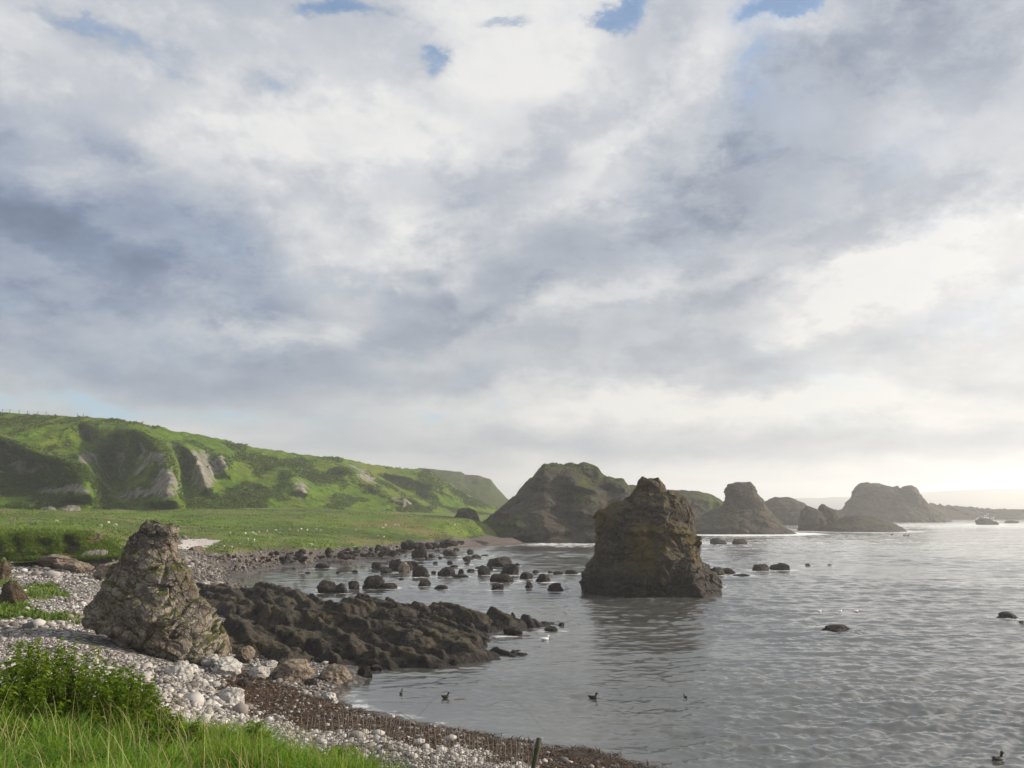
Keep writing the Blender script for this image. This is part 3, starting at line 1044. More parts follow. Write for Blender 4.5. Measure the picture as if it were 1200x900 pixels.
relief('turf_bank', 'bank', -260, 146, [(-260, 625), (0, 625.5), (40, 625), (75, 627), (105, 627), (125, 634), (146, 650)], [(-260, 658), (0, 657), (70, 653), (146, 653)],
       [(-260, 91), (146, 93)], [(-260, 101), (146, 102)], bank_bulge, bank_soil, nu=420, nt=110, namp=0.55, nfreq=0.22, seed=34, prof=0.7, drop=0.02, crest=0.25, back=0.2)

# ------------------------------------------------------------------ rocks
FOAM_AT = []                              # (x, y, radius, strength)


def rock_disp(V, N, size, amp, seed, strata=0.0, tilt=(0.2, 0.1, 1.0), cell=2.4, blocks=0.16):
    q = V / size
    q = q + 0.07 * np.stack([fbm(q, 2.2, 4, seed + k) for k in range(3)], -1)
    d = 0.40 * fbm(q, 1.4, 4, seed) + 0.16 * (ridged(q, 2.6, 4, seed + 1) - 0.5)
    for k, (fr, am) in enumerate(((cell, 1.0), (cell * 2.3, 0.55), (cell * 5.2, 0.26))):
        fa, j = facets(q * np.array([1, 1, 1.25]), fr, seed + 3 * k)
        d = d + blocks * am * (2.0 * fa * sstep(j, 0, 0.10) - 0.4 * np.exp(-(j / 0.06) ** 2))
    d = d + 0.05 * fbm(q, 14.0, 3, seed + 7)
    if strata:
        tl = np.array(tilt) / np.linalg.norm(tilt)
        h = (V @ tl) / size * 9 + fbm(q, 1.2, 3, seed + 9) * 1.2
        s = h - np.floor(h)
        d = d + strata * (sstep(s, 0, 0.25) - sstep(s, 0.75, 1.0) - 0.5)
    d = d - d.mean()
    return V + N * (d * amp * size)[:, None]


def stack(name, rows, Y, df, mname, label, cat, group=None, nth=300, nz=230, amp=0.11, seed=0, power=2.4, strata=0.0, lean=0.0, base_z=None, size=None,
          cell=2.4, blocks=0.16, tilt=(0.2, 0.1, 1.0), foam=0.0, parent=None, inset=0.0):
    rows = np.array(rows, float)
    py = np.linspace(rows[0, 0], rows[-1, 0], nz)
    xl, xr = np.interp(py, rows[:, 0], rows[:, 1]), np.interp(py, rows[:, 0], rows[:, 2])
    L, R = A(xl, py, Y), A(xr, py, Y)
    cx, hw = (L[:, 0] + R[:, 0]) / 2, (R[:, 0] - L[:, 0]) / 2
    hw = np.maximum(hw - inset * sstep(np.linspace(0, 1, nz), 0.0, 0.3), 0.25 * hw)
    mxw = hw.max()
    z = L[:, 2]
    zt = (z - z[-1]) / (z[0] - z[-1])
    hd = np.clip(hw * df, 0, mxw * df) * (1 - 0.15 * zt)
    th = np.linspace(0, 2 * math.pi, nth, endpoint=False)
    c, s = np.cos(th), np.sin(th)
    ex = 2.0 / power
    cx2, sy2 = np.sign(c) * np.abs(c) ** ex, np.sign(s) * np.abs(s) ** ex
    X = cx[:, None] + hw[:, None] * cx2[None]
    YY = Y + lean * zt[:, None] * mxw + hd[:, None] * sy2[None]
    Z = z[:, None] + 0 * X
    V = np.stack([X, YY, Z], -1).reshape(-1, 3)
    Fq = quads(nz, nth, True)
    V = np.concatenate([V, [[cx[0], Y + lean * mxw, z[0]]]])
    top = len(V) - 1
    k = np.arange(nth)
    tri = np.stack([k, np.full(nth, top), (k + 1) % nth], -1)
    Fq = Fq[:, ::-1]
    N = face_normals_to_verts(V, Fq[:, [0, 1, 2]])
    N[:nth] = N[:nth] * 0.4 + np.array([0, 0, 0.6])
    N[top] = (0, 0, 1)
    if (N[nth * nz // 2:nth * nz // 2 + nth] * (V[nth * nz // 2:nth * nz // 2 + nth] - np.array([cx[nz // 2], Y, z[nz // 2]]))).sum() < 0:
        N[:top] *= -1
    size = size or (z[0] - z[-1])
    V = rock_disp(V, N, size, amp, seed, strata, tilt, cell, blocks)
    me = mesh_data(name, V, [Fq, tri])
    o = link(name, me, M[mname], parent)
    if parent is None:
        tag(o, label, cat, group)
    if foam:
        FOAM_AT.append((cx[-1], Y, mxw * 1.15, foam))
    return o


# the big sea stack with its skirt of low rocks
sea = stack('sea_stack', [(561, 751, 772), (563, 747, 778), (567, 744, 782), (571, 741, 784), (575, 737, 785), (579, 733, 787), (583, 728, 795), (587, 718, 801), (592, 707, 806), (598, 699, 811),
             (606, 694, 813), (620, 692, 815), (634, 692, 819), (648, 690, 823), (656, 688, 826), (664, 683, 831), (672, 681, 840), (690, 681, 843), (702, 680, 845)], 97, 0.75,
            'stack', 'tall craggy brown sea stack rising from the water in mid bay', 'sea stack', nth=420, nz=320, amp=0.125, seed=3, strata=0.045, tilt=(-0.25, 0.1, 1.0), cell=2.6, blocks=0.22, foam=0.25, inset=0.6)
# the lichened crag on the shingle
crag = stack('rock_crag', [(613, 178, 198), (616, 172, 204), (622, 164, 206), (630, 157, 207), (640, 149, 210), (652, 141, 216), (664, 133, 221), (678, 127, 228), (692, 122, 233), (704, 112, 238),
              (716, 101, 243), (728, 104, 250), (740, 116, 257), (752, 130, 265), (764, 152, 271), (780, 175, 275)], 48, 0.72,
             'crag', 'pale lichened rock crag with mossy top standing on white shingle', 'rock crag', nth=420, nz=320, amp=0.10, seed=8, strata=0.10, tilt=(0.45, 0.2, 1.0), cell=2.3, blocks=0.27, inset=0.28)
# stacks farther out
stack('far_stack', [(566, 862, 880), (569, 854, 884), (573, 850, 887), (580, 849, 891), (587, 847, 897), (592, 846, 898), (598, 842, 901), (602, 830, 903), (606, 822, 906), (611, 814, 911), (617, 808, 917), (622, 802, 923), (628, 798, 930)],
      300, 0.8, 'farrock', 'rounded dome shaped sea stack with broad low skirt beyond the tall stack', 'sea stack', 'hazy sea stacks', amp=0.10, seed=12, foam=0.8)
stack('far_stack', [(583, 908, 925), (586, 902, 932), (590, 895, 940), (596, 890, 948), (603, 888, 954), (615, 886, 960)], 430, 0.8, 'farrock',
      'low hazy lumpy stack between the dome stack and the jagged stack', 'sea stack', 'hazy sea stacks', nth=140, nz=90, amp=0.09, seed=15, foam=0.4)
jag = empty('jagged_stack', tuple(A(985, 620, 335)))
bpy.context.view_layer.update()


def jag_part(name, rows, Y, seed):
    o = stack(name, rows, Y, 0.9, 'farrock', None, None, nth=140, nz=90, amp=0.10, seed=seed, foam=0.6, parent=jag)
    o.matrix_parent_inverse = jag.matrix_world.inverted()


jag_part('rock_tooth', [(593, 946, 950), (596, 941, 956), (600, 939, 962), (612, 937, 968), (623, 936, 972)], 335, 18)
jag_part('rock_tooth', [(590, 962, 965), (594, 960, 970), (598, 958, 980), (604, 955, 986), (612, 952, 990), (623, 948, 995)], 338, 19)
jag_part('rock_base', [(605, 992, 1020), (608, 986, 1034), (613, 975, 1044), (618, 960, 1052), (624, 950, 1058)], 332, 20)
tag(jag, 'low jagged pinnacled rock islet in front of the largest hazy stack', 'sea stack')
big = stack('far_stack', [(566, 1012, 1027), (568, 1008, 1036), (571, 1004, 1050), (574, 1002, 1052), (578, 1000, 1064), (584, 997, 1074), (590, 992, 1080), (597, 988, 1090), (604, 980, 1100), (614, 975, 1110)],
            520, 0.6, 'farrock', 'largest hazy sea stack with flat top running into a long spit', 'sea stack', 'hazy sea stacks', amp=0.10, seed=23, cell=3.4, foam=0.5)
stack('far_stack', [(569, 1062, 1069), (571, 1056, 1073), (575, 1052, 1076), (582, 1050, 1079), (590, 1048, 1086), (602, 1046, 1096), (614, 1044, 1104)], 515, 0.8, 'farrock',
      'steep hazy pinnacle standing against the right side of the largest stack', 'sea stack', 'hazy sea stacks', nth=160, nz=110, amp=0.06, seed=24, foam=0.3)
relief('rock_spit', 'headland', 1040, 1420, [(1040, 602), (1075, 587), (1088, 590), (1105, 592), (1125, 593), (1150, 596), (1180, 597), (1250, 597), (1330, 600), (1420, 606)],
       [(1040, 609), (1420, 608)], [(1040, 590), (1420, 620)], [(1040, 640), (1420, 680)], None, lambda PX, PY, t, q: np.ones_like(PX), nu=300, nt=50, namp=5, nfreq=0.05, seed=28, drop=1.2, crest=1.6)
stack('meadow_crag', [(595, 541, 550), (598, 537, 556), (603, 534, 559), (609, 531, 561), (616, 529, 563), (621, 527, 565)], 262, 0.8, 'farrock',
      'dark square crag standing on the meadow below the hills', 'rock crag', nth=140, nz=90, amp=0.09, seed=31)


# ---- dark ledges: strike-slanted ridges of rock between the crag and the water
def ledge(name, ridges, x0, x1, y0, y1, step, label, seed, bases=-0.7):
    nx, ny = int((x1 - x0) / step), int((y1 - y0) / step)
    X, Y = np.meshgrid(np.linspace(x0, x1, nx), np.linspace(y0, y1, ny))
    X, Y = X.ravel(), Y.ravel()
    P = p2(X, Y)
    wx, wy = X + fbm(P, 0.22, 4, seed) * 1.3, Y + fbm(P, 0.22, 4, seed + 1) * 1.6
    Z = np.full(len(X), bases)
    for pts, w in ridges:
        W = np.array([G(px, py, z) for px, py, z in pts])
        best = np.full(len(X), 1e9)
        zc = np.zeros(len(X))
        for a, b in zip(W[:-1], W[1:]):
            v = b[:2] - a[:2]
            t = np.clip(((wx - a[0]) * v[0] + (wy - a[1]) * v[1]) / (v @ v), 0, 1)
            d = np.hypot(wx - a[0] - t * v[0], wy - a[1] - t * v[1])
            near = d < best
            best = np.where(near, d, best)
            zc = np.where(near, a[2] + (b[2] - a[2]) * t, zc)
        zc = zc * 0.84
        h = bases + (zc - bases) * (1 - np.clip(best / w, 0, 1) ** 2.6)
        Z = np.maximum(Z, h)
    land = Z > bases + 0.05
    # strata run along the strike, broken across it
    st = np.array([0.62, -0.78])
    al, ac = X * st[0] + Y * st[1], X * st[1] - Y * st[0]
    S = np.stack([al * 0.28, ac * 0.9, Z * 0.5], -1)
    rg = ridged(S, 0.8, 3, seed + 2, 0.5)
    sw = ac / 2.3 + 0.55 * fbm(np.stack([al * 0.12, ac * 0.2, 0 * Z], -1), 1.0, 4, seed + 3)
    sw = sw - np.floor(sw)
    saw = np.where(sw < 0.82, sw / 0.82, (1 - sw) / 0.18) - 0.5
    sw2 = ac / 0.8 + 0.7 * fbm(np.stack([al * 0.2, ac * 0.3, 0 * Z], -1), 1.0, 4, seed + 4)
    sw2 = sw2 - np.floor(sw2)
    saw2 = np.where(sw2 < 0.8, sw2 / 0.8, (1 - sw2) / 0.2) - 0.5
    fa, fj = facets(np.stack([al * 0.28, ac * 0.75, 0 * Z], -1) + 0.15 * fbm(P, 0.8, 3, seed)[:, None], 0.7, seed, 1.1)
    ga, gj = facets(np.stack([al * 0.42, ac * 1.2, 0 * Z], -1) + 0.2 * fbm(P, 1.3, 3, seed)[:, None], 1.3, seed + 2, 1.1)
    ha, hj = facets(np.stack([al * 0.8, ac * 1.2, 0 * Z], -1) + 0.2 * fbm(P, 2.3, 3, seed)[:, None], 3.2, seed + 5, 1.1)
    k = sstep(Z, bases, bases + 1.2)
    Z = Z + k * ((rg - 0.4) * 0.06 + saw * 0.44 + saw2 * 0.09 + fa * 0.26 * sstep(fj, 0, 0.12) - 0.12 * np.exp(-(fj / 0.06) ** 2) +
                 ga * 0.05 * sstep(gj, 0, 0.14) - 0.05 * np.exp(-(gj / 0.07) ** 2) + ha * 0.02 + fbm(P, 0.9, 4, seed + 5) * 0.10)
    V = np.stack([X, Y, Z], -1)
    N = grid_normals(V, ny, nx)
    N[N[:, 2] < 0] *= -1
    V = V + N * (fbm(V, 2.3, 4, seed + 6) * 0.06 * k)[:, None]
    Fq = quads(ny, nx)
    keep = land[Fq].any(1)
    Fq = Fq[keep]
    used = np.unique(Fq)
    rem = np.zeros(len(V), np.int64)
    rem[used] = np.arange(len(used))
    o = obj(name, V[used], rem[Fq], M['ledge'])
    return tag(o, label, 'rock ledge')


ledge('rock_ledge', [
    ([(262, 724, 2.3), (300, 744, 1.6), (345, 763, 0.9), (380, 772, 0.3)], 3.6),
    ([(300, 731, 2.0), (370, 733, 1.8), (440, 747, 1.3), (500, 761, 0.7), (530, 767, 0.2)], 3.0),
    ([(330, 708, 2.2), (410, 717, 1.9), (490, 736, 1.5), (545, 752, 1.0), (580, 762, 0.3)], 2.9),
    ([(235, 692, 2.3), (300, 704, 2.1), (395, 704, 2.0), (440, 697, 1.8), (478, 713, 1.4), (535, 738, 0.9)], 3.2),
    ([(225, 682, 2.2), (272, 688, 2.0), (305, 679, 2.6), (335, 688, 2.2), (362, 700, 1.4)], 3.4),
    ([(300, 775, 0.6), (390, 772, 0.5), (440, 775, 0.3)], 2.2)],
    -36, 3, 46, 92, 0.11, 'broad dark rock ledge slanting from the crag down into the water', 41)
ledge('rock_ledge', [
    ([(487, 705, 2.0), (530, 707, 1.8), (565, 714, 1.4)], 2.6),
    ([(560, 718, 1.0), (585, 711, 1.5), (602, 722, 0.9), (630, 731, 0.1)], 2.0),
    ([(505, 728, 0.7), (560, 730, 0.5), (600, 731, 0.3)], 2.2)],
    -12, 6, 58, 76, 0.10, 'smaller dark rock ledge lying in the water behind the broad ledge', 47)

# ---- boulders: eight shapes, each boulder an object of its own
BOULD = []
_iv, _if = ico(5)
for k in range(9):
    V = _iv.astype(float).copy()
    r2 = np.random.default_rng(100 + k)
    for j in range(9):
        n = r2.normal(size=3)
        n[2] = abs(n[2]) * 0.8 if j < 6 else n[2]
        n /= np.linalg.norm(n)
        lim = r2.uniform(0.62, 0.9)
        d = V @ n
        V = V - np.maximum(d - lim, 0)[:, None] * n * 0.85
    V = rock_disp(V, V / np.linalg.norm(V, axis=1)[:, None], 1.4, 0.22, 60 + k, 0.0, cell=1.6, blocks=0.2)
    lo, hi = V.min(0), V.max(0)
    V = (V - (lo + hi) / 2) / ((hi - lo) / 2)
    BOULD.append((mesh_data('boulder', V, _if), [M['boulder']]))
_first = {}


def boulder(px, py, w, h, label, group=None, z=0.0, mname='boulder', var=None, name='boulder', cat='boulder', deep=0.8, foam=0.5, rot=None, sink=0.45):
    """px, py: where its foot shows; w, h: its size in picture pixels at that distance"""
    P = G(px, py, z)
    Y = P[1]
    if group == 'boulders standing in the bay':
        w, h = w * 0.9, h * 0.84
    hw, hh = w * Y / F / 2, h * Y / F
    k = var if var is not None else int(rng.integers(0, len(BOULD)))
    key = (k, mname)
    if key not in _first:
        me = BOULD[k][0].copy()
        me.materials.clear()
        me.materials.append(M[mname])
        _first[key] = me
    o = bpy.data.objects.new(name, _first[key])
    C.objects.link(o)
    tot = hh * (1 + sink)
    o.scale = (hw * 1.04, hw * deep, tot / 2)
    o.location = (P[0], Y + hw * deep * 0.6, z + hh - tot / 2)
    o.rotation_euler = (rng.uniform(-.12, .12), rng.uniform(-.12, .12), rot if rot is not None else rng.choice([0, math.pi]) + rng.uniform(-.5, .5))
    tag(o, label, cat, group)
    if foam and z < 0.3:
        FOAM_AT.append((P[0], Y + hw * deep * 0.6, hw * 1.35 + 0.35, foam))
    return o


GB = 'boulders standing in the bay'
named = [
    (493, 676, 23, 14, 'round topped dark boulder with pale wet right face, beyond the small ledge'),
    (524, 675, 24, 12, 'wide dark boulder just right of the round topped pale faced one'),
    (497, 687, 17, 10, 'square dark boulder in front of the round topped pale faced boulder'),
    (516, 690, 18, 5, 'low flat dark boulder awash right of the square boulder'),
    (491, 654, 21, 15, 'pointed dark boulder at the end of the far rocky shore'),
    (527, 652, 19, 9, 'broad humped boulder alone right of the pointed shore boulder'),
    (551, 649, 9, 6, 'small round boulder right of the broad humped one near the headland'),
    (456, 690, 20, 8, 'long low boulder touching the broad ledge from behind'),
    (436, 690, 27, 18, 'tallest dark boulder just behind the broad ledge'),
    (414, 691, 15, 12, 'knobbly boulder wedged left of the tallest one behind the ledge'),
    (399, 695, 18, 13, 'dark boulder leaning at the left of the knobbly one'),
    (382, 694, 26, 16, 'round boulder at the left end of the row behind the ledge'),
    (441, 667, 14, 10, 'small split boulder left of the tan faced boulder'),
    (585, 664, 34, 13, 'largest flat topped boulder at the back of the mid bay cluster'),
    (567, 674, 17, 13, 'dark square boulder at the left of the mid bay cluster'),
    (597, 673, 24, 14, 'brown boulder at the right of the mid bay cluster'),
    (588, 682, 30, 11, 'black boulder at the front of the mid bay cluster'),
    (583, 691, 16, 8, 'small black boulder alone in front of the mid bay cluster'),
    (617, 679, 17, 10, 'lumpy dark boulder between the mid bay cluster and the tall stack'),
    (636, 682, 19, 11, 'dark boulder with ragged top left of the tall stack'),
    (651, 693, 21, 11, 'low black boulder nearest the left foot of the tall stack'),
    (670, 673, 16, 6, 'flat boulder touching the left side of the tall stack'),
    (654, 673, 13, 4, 'thin boulder awash beside the flat one left of the tall stack'),
    (376, 666, 20, 7, 'flat black boulder alone in the still inner bay'),
    (601, 744, 24, 11, 'olive weedy boulder off the tip of the broad ledge'),
    (646, 739, 17, 5, 'flat dark stone awash off the tip of the small ledge'),
    (658, 734, 8, 5, 'tiny round stone farthest off the tip of the small ledge'),
    (632, 735, 8, 4, 'tiny stone at the very tip of the small ledge'),
    (426, 794, 21, 14, 'black weedy boulder in the inlet below the broad ledge'),
    (982, 740, 36, 8, 'long dark boulder alone in the open water right of the tall stack'),
    (1183, 725, 23, 9, 'dark block breaking the surface at the right edge of the bay'),
    (1198, 731, 9, 4, 'small stone awash beside the dark block at the right edge'),
    (843, 638, 21, 8, 'left one of two humped rocks awash below the dome stack'),
    (868, 638, 20, 8, 'right one of two humped rocks awash below the dome stack'),
    (893, 669, 22, 10, 'blocky dark rock left of its flatter neighbour in the open bay'),
    (915, 668, 24, 9, 'flatter dark rock right of its blocky neighbour in the open bay'),
    (947, 663, 7, 3, 'small stone awash right of the two dark rocks in the open bay'),
    (973, 663, 7, 2, 'smallest stone awash far right of the two dark rocks in open bay'),
    (853, 672, 22, 7, 'low rock just right of the skirt of the tall stack'),
    (870, 676, 20, 4, 'flat wet stone between the tall stack and two dark rocks'),
    (1160, 615, 28, 9, 'dark rock in white surf at the end of the long spit'),
    (1188, 613, 16, 4, 'low rock awash beyond the surf at the right edge'),
    (562, 640, 40, 7, 'dark reef rock at the headland foot beside the meadow shore'),
]
for px, py, w, h, lab in named:
    boulder(px, py, w, h, lab, GB, deep=1.4 if (px == 585) else 0.8, foam=1.0 if px in (1160,) else 0.5)
boulder(464, 670, 20, 17, 'dark half of the split boulder leaning on the tan one', GB)
boulder(473, 671, 15, 15, 'tan faced boulder catching the sun among dark bay boulders', GB, mname='tan')
# the stack's skirt
for px, py, w, h, lab in [(822, 688, 34, 20, 'big broken rock against the right foot of the tall stack'), (838, 686, 18, 12, 'ragged outer rock at the right foot of the tall stack'),
                          (842, 674, 16, 9, 'rounded rock behind the ragged one at the right foot of the stack'), (826, 671, 18, 12, 'upright rock behind the big broken one at the stack foot')]:
    boulder(px, py, w, h, lab, 'rocks round the foot of the tall stack', mname='stack', foam=0.5)
# small stones awash
GS = 'small stones awash in the bay'
for px, py, w, h in [(505, 654, 7, 5), (549, 656, 14, 4), (527, 661, 7, 4), (532, 665, 9, 3), (547, 662, 6, 3), (540, 672, 7, 5), (552, 670, 10, 3), (539, 677, 20, 4), (485, 667, 13, 9),
                     (508, 672, 6, 3), (620, 689, 9, 7), (548, 658, 8, 4), (568, 652, 9, 2), (560, 667, 8, 3), (360, 672, 7, 2), (344, 667, 4, 2), (415, 671, 8, 3), (452, 672, 14, 8), (478, 668, 10, 9),
                     (500, 656, 5, 3), (510, 661, 6, 3), (575, 668, 6, 4), (606, 663, 6, 3), (628, 672, 8, 4), (645, 672, 6, 3), (512, 647, 7, 3), (535, 645, 8, 3), (516, 655, 5, 3), (396, 672, 6, 2),
                     (663, 632, 9, 3), (558, 654, 12, 4), (447, 683, 8, 4), (470, 680, 6, 3)]:
    boulder(px, py, w, h, 'small dark stone awash among the boulders of the bay', GS)
# boulder belt along the far shore
GF = 'boulders along the far shore of the bay'
nfar = 0
while nfar < 240:
    px = rng.uniform(232, 545)
    top = np.interp(px, [232, 300, 400, 450, 545], [652, 649, 645, 641, 635])
    bot = np.interp(px, [232, 262, 330, 420, 470, 510, 545], [672, 672, 663, 657, 651, 643, 638])
    py = rng.uniform(top, bot)
    P = G(px, py, 0.5)
    zz = float(land_z([P[0]], [P[1]])[0])
    if zz < -0.5:
        continue
    w = float(np.clip(rng.lognormal(1.6, 0.5), 2.8, 15))
    if px < 330:
        w *= 0.62
    boulder(px, py, w, w * rng.uniform(0.34, 0.6), 'dark boulder in the belt of rocks along the far shore', GF, z=max(zz, -0.1), mname='boulder' if px > 300 or rng.random() < .5 else 'tan', foam=0)
    nfar += 1
# pale boulders on the beach
for px, py, w, h, z, mn, lab in [
    (204, 804, 32, 26, 1.7, 'pale', 'upright white boulder on the shingle behind the leafy clump'), (264, 838, 42, 28, 1.2, 'pale', 'big white boulder on the shingle at the edge of the grass'),
    (385, 827, 18, 13, 0.1, 'pale', 'white split boulder at the water edge by the brown weed'), (340, 800, 46, 22, 0.5, 'tan', 'broad pale tan boulder beside the inlet'),
    (390, 800, 34, 17, 0.2, 'tan', 'rounded tan boulder standing in the inlet'), (300, 794, 26, 12, 0.9, 'pale', 'flat white boulder left of the broad tan one'),
    (313, 783, 20, 8, 0.9, 'pale', 'small pale slab below the foot of the crag'), (285, 772, 22, 14, 1.2, 'tan', 'tan boulder tucked against the right foot of the crag'),
    (233, 812, 20, 14, 1.5, 'pale', 'white boulder between the two biggest white ones'), (262, 790, 34, 16, 1.2, 'pale', 'long white boulder where shingle meets the dark ledge'),
    (222, 790, 20, 10, 1.6, 'pale', 'low white boulder just right of the upright one'), (246, 778, 22, 10, 1.5, 'pale', 'white slab at the shingle edge under the crag'),
    (362, 806, 16, 9, 0.3, 'boulder', 'small dark boulder between the two tan ones'), (330, 783, 20, 10, 0.6, 'boulder', 'dark boulder behind the broad pale tan one'),
    (282, 810, 22, 12, 0.9, 'boulder', 'dark wet boulder left of the brown weed'), (440, 786, 16, 6, 0.0, 'boulder', 'flat dark stone in the inlet right of the black boulder')]:
    boulder(px, py, w, h, lab, 'boulders along the top of the inlet', z=z, mname=mn, foam=0, deep=1.0)
# brown rocks under the turf bank, on the hillside and on the meadow
for px, py, w, h, z, mn, lab in [
    (62, 663, 44, 12, 3.6, 'tan', 'long brown rock at the foot of the turf bank'), (85, 667, 34, 9, 3.5, 'tan', 'flat brown rock right of the long one under the turf bank'),
    (104, 662, 40, 17, 3.5, 'slab', 'grey rock under the turf bank beside the crag'), (44, 658, 26, 14, 3.7, 'clod', 'dark hump of rock below the turf bank gully'),
    (122, 676, 30, 16, 3.2, 'tan', 'brown rock half hidden behind the left of the crag'), (228, 648, 20, 8, 2.5, 'tan', 'pinkish rock on the far beach beside the crag'),
    (245, 655, 18, 7, 1.8, 'tan', 'low pinkish rock on the far beach near the still water'), (213, 660, 14, 9, 2.0, 'tan', 'small pinkish rock next to the right edge of the crag')]:
    boulder(px, py, w, h, lab, 'rocks on the upper beach', z=z, mname=mn, foam=0, deep=0.9)
for px, py, w, h, Y, lab in [
    (2, 594, 48, 24, 226, 'huge pale boulder on the grass at the foot of the hillside'), (52, 606, 26, 13, 216, 'pale tilted slab, left one of the slabs on the meadow edge'),
    (70, 607, 24, 13, 214, 'dark grooved slab in the middle of the meadow edge slabs'), (80, 604, 22, 12, 220, 'pale right hand slab with sunlit top on the meadow edge'),
    (105, 612, 22, 8, 200, 'low grey rock in the grass left of the grazing sheep'), (35, 619, 18, 8, 150, 'grey rock beside the two old fence posts'), (228, 627, 14, 4, 170, 'low stone on the grass above the white sand')]:
    P = A(px, py, Y)
    boulder(px, py, w, h, lab, 'boulders on the meadow', z=float(P[2]) - 0.15, mname='slab', foam=0, deep=0.9, sink=0.8)
for px, py, w, h, z, lab in [(-2, 676, 20, 22, 3.7, 'brown turf topped clod at the left edge of the beach, upper one'), (8, 706, 30, 24, 3.3, 'brown turf topped clod at the left edge of the beach, lower one')]:
    boulder(px, py, w, h, lab, 'clods of turf on the beach', z=z, mname='clod', foam=0, name='turf_clod', cat='turf clod')

# ------------------------------------------------------------------ sea
def build_sea():
    r = np.concatenate([np.exp(np.linspace(math.log(6), math.log(20), 60))[:-1], np.exp(np.linspace(math.log(20), math.log(75), 520))[:-1],
                        np.exp(np.linspace(math.log(75), math.log(260), 420))[:-1], np.exp(np.linspace(math.log(260), math.log(4200), 150))])
    az = np.radians(np.concatenate([np.linspace(-180, -44, 50)[:-1], np.linspace(-44, 46, 780)[:-1], np.linspace(46, 180, 50)]))
    R, AZ = np.meshgrid(r, az, indexing='ij')
    dr = np.gradient(r)[:, None] + 0 * R
    dl = np.maximum(dr, np.radians(0.12) * R)
    X, Y = (R * np.sin(AZ)).ravel(), (R * np.cos(AZ)).ravel()
    dl = dl.ravel()
    P = p2(X, Y)
    px, py = proj(p2(X, np.maximum(Y, 0.5)))
    # how sheltered: the inner bay and the lee of the ledge lie calmer than the open water
    calm = np.clip(np.maximum(sstep(px, 640, 330) * sstep(Y, 40, 55) * (Y > 0), 0.55 * sstep(px, 760, 480) * (Y > 0)), 0, 1) * (Y > 0)
    Z = np.zeros(len(X))
    rw = np.random.default_rng(77)
    gust = 0.85 + 0.7 * fbm(P, 0.035, 3, 31)
    for k in range(60):
        lam = 0.34 * 1.075 ** k
        if lam > 14:
            break
        th = rw.normal(0.22, 0.42)
        dxy = np.array([math.sin(th), -math.cos(th)])
        kk = 2 * math.pi / lam
        ph = kk * (X * dxy[0] + Y * dxy[1]) + rw.uniform(0, 6.28) + 1.5 * perlin(P * (0.5 / lam) + k)
        amp = 0.0150 * (lam if lam < 1.3 else 1.3 * (lam / 1.3) ** -0.2)
        f = sstep(lam / dl, 2.2, 4.5)
        s = np.sin(ph)
        Z += amp * f * (s + 0.28 * np.cos(2 * ph)) * np.where(lam < 2, 1, 1)
    Z *= gust * (1 - 0.72 * calm)
    # one swell lifting beyond the tall stack, and low lines of swell in the open bay
    for cxp, cyp, wp, hp, amp in [(1050, 659, 60, 3.0, 0.55), (1010, 640, 120, 2.5, 0.35), (1120, 690, 70, 3, 0.25), (900, 628, 80, 2, 0.3)]:
        Z += amp * np.exp(-((px - cxp) / wp) ** 2 - ((py - cyp - 1.5 * fbm(P, 0.05, 2, 8)) / hp) ** 2) * (Y > 0)
    lz = np.full(len(X), -3.0)
    near = (Y > 14) & (Y < 330) & (px > -100) & (px < 760)
    lz[near] = land_z(X[near], Y[near], False)
    Z *= 0.15 + 0.85 * sstep(-lz, -0.1, 0.9)
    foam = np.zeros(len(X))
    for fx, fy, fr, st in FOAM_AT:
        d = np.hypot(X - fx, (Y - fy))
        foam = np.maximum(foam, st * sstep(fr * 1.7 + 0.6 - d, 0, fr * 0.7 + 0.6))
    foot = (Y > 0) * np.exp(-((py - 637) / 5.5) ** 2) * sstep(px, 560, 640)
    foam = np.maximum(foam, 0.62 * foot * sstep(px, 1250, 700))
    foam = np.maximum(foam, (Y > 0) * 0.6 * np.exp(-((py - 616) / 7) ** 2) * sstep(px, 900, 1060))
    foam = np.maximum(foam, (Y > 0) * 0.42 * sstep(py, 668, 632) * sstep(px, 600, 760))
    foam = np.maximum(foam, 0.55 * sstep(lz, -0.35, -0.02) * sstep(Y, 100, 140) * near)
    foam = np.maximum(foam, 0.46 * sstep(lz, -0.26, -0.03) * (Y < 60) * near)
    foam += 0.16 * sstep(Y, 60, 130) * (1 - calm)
    V = np.stack([X, Y, Z], -1)
    nr, nc = R.shape
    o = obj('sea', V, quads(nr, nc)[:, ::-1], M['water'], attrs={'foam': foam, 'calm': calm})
    tag(o, kind='structure')


build_sea()

# ------------------------------------------------------------------ shingle, grass, seaweed (uncountable)
def instances(V0, F0, pos, scl, rot_z, tilt, rnd=None):
    """many copies of a small shape as plain vertices"""
    n, m = len(pos), len(V0)
    c, s = np.cos(rot_z)[:, None], np.sin(rot_z)[:, None]
    V = V0[None] * scl[:, None, :]
    if rnd is not None:
        V = V * rnd
    ct, st = np.cos(tilt)[:, None], np.sin(tilt)[:, None]
    y = V[..., 1] * ct - V[..., 2] * st
    z = V[..., 1] * st + V[..., 2] * ct
    x = V[..., 0]
    out = np.stack([x * c - y * s, x * s + y * c, z], -1) + pos[:, None, :]
    Fc = (F0[None] + (np.arange(n) * m)[:, None, None]).reshape(-1, F0.shape[1])
    return out.reshape(-1, 3), Fc


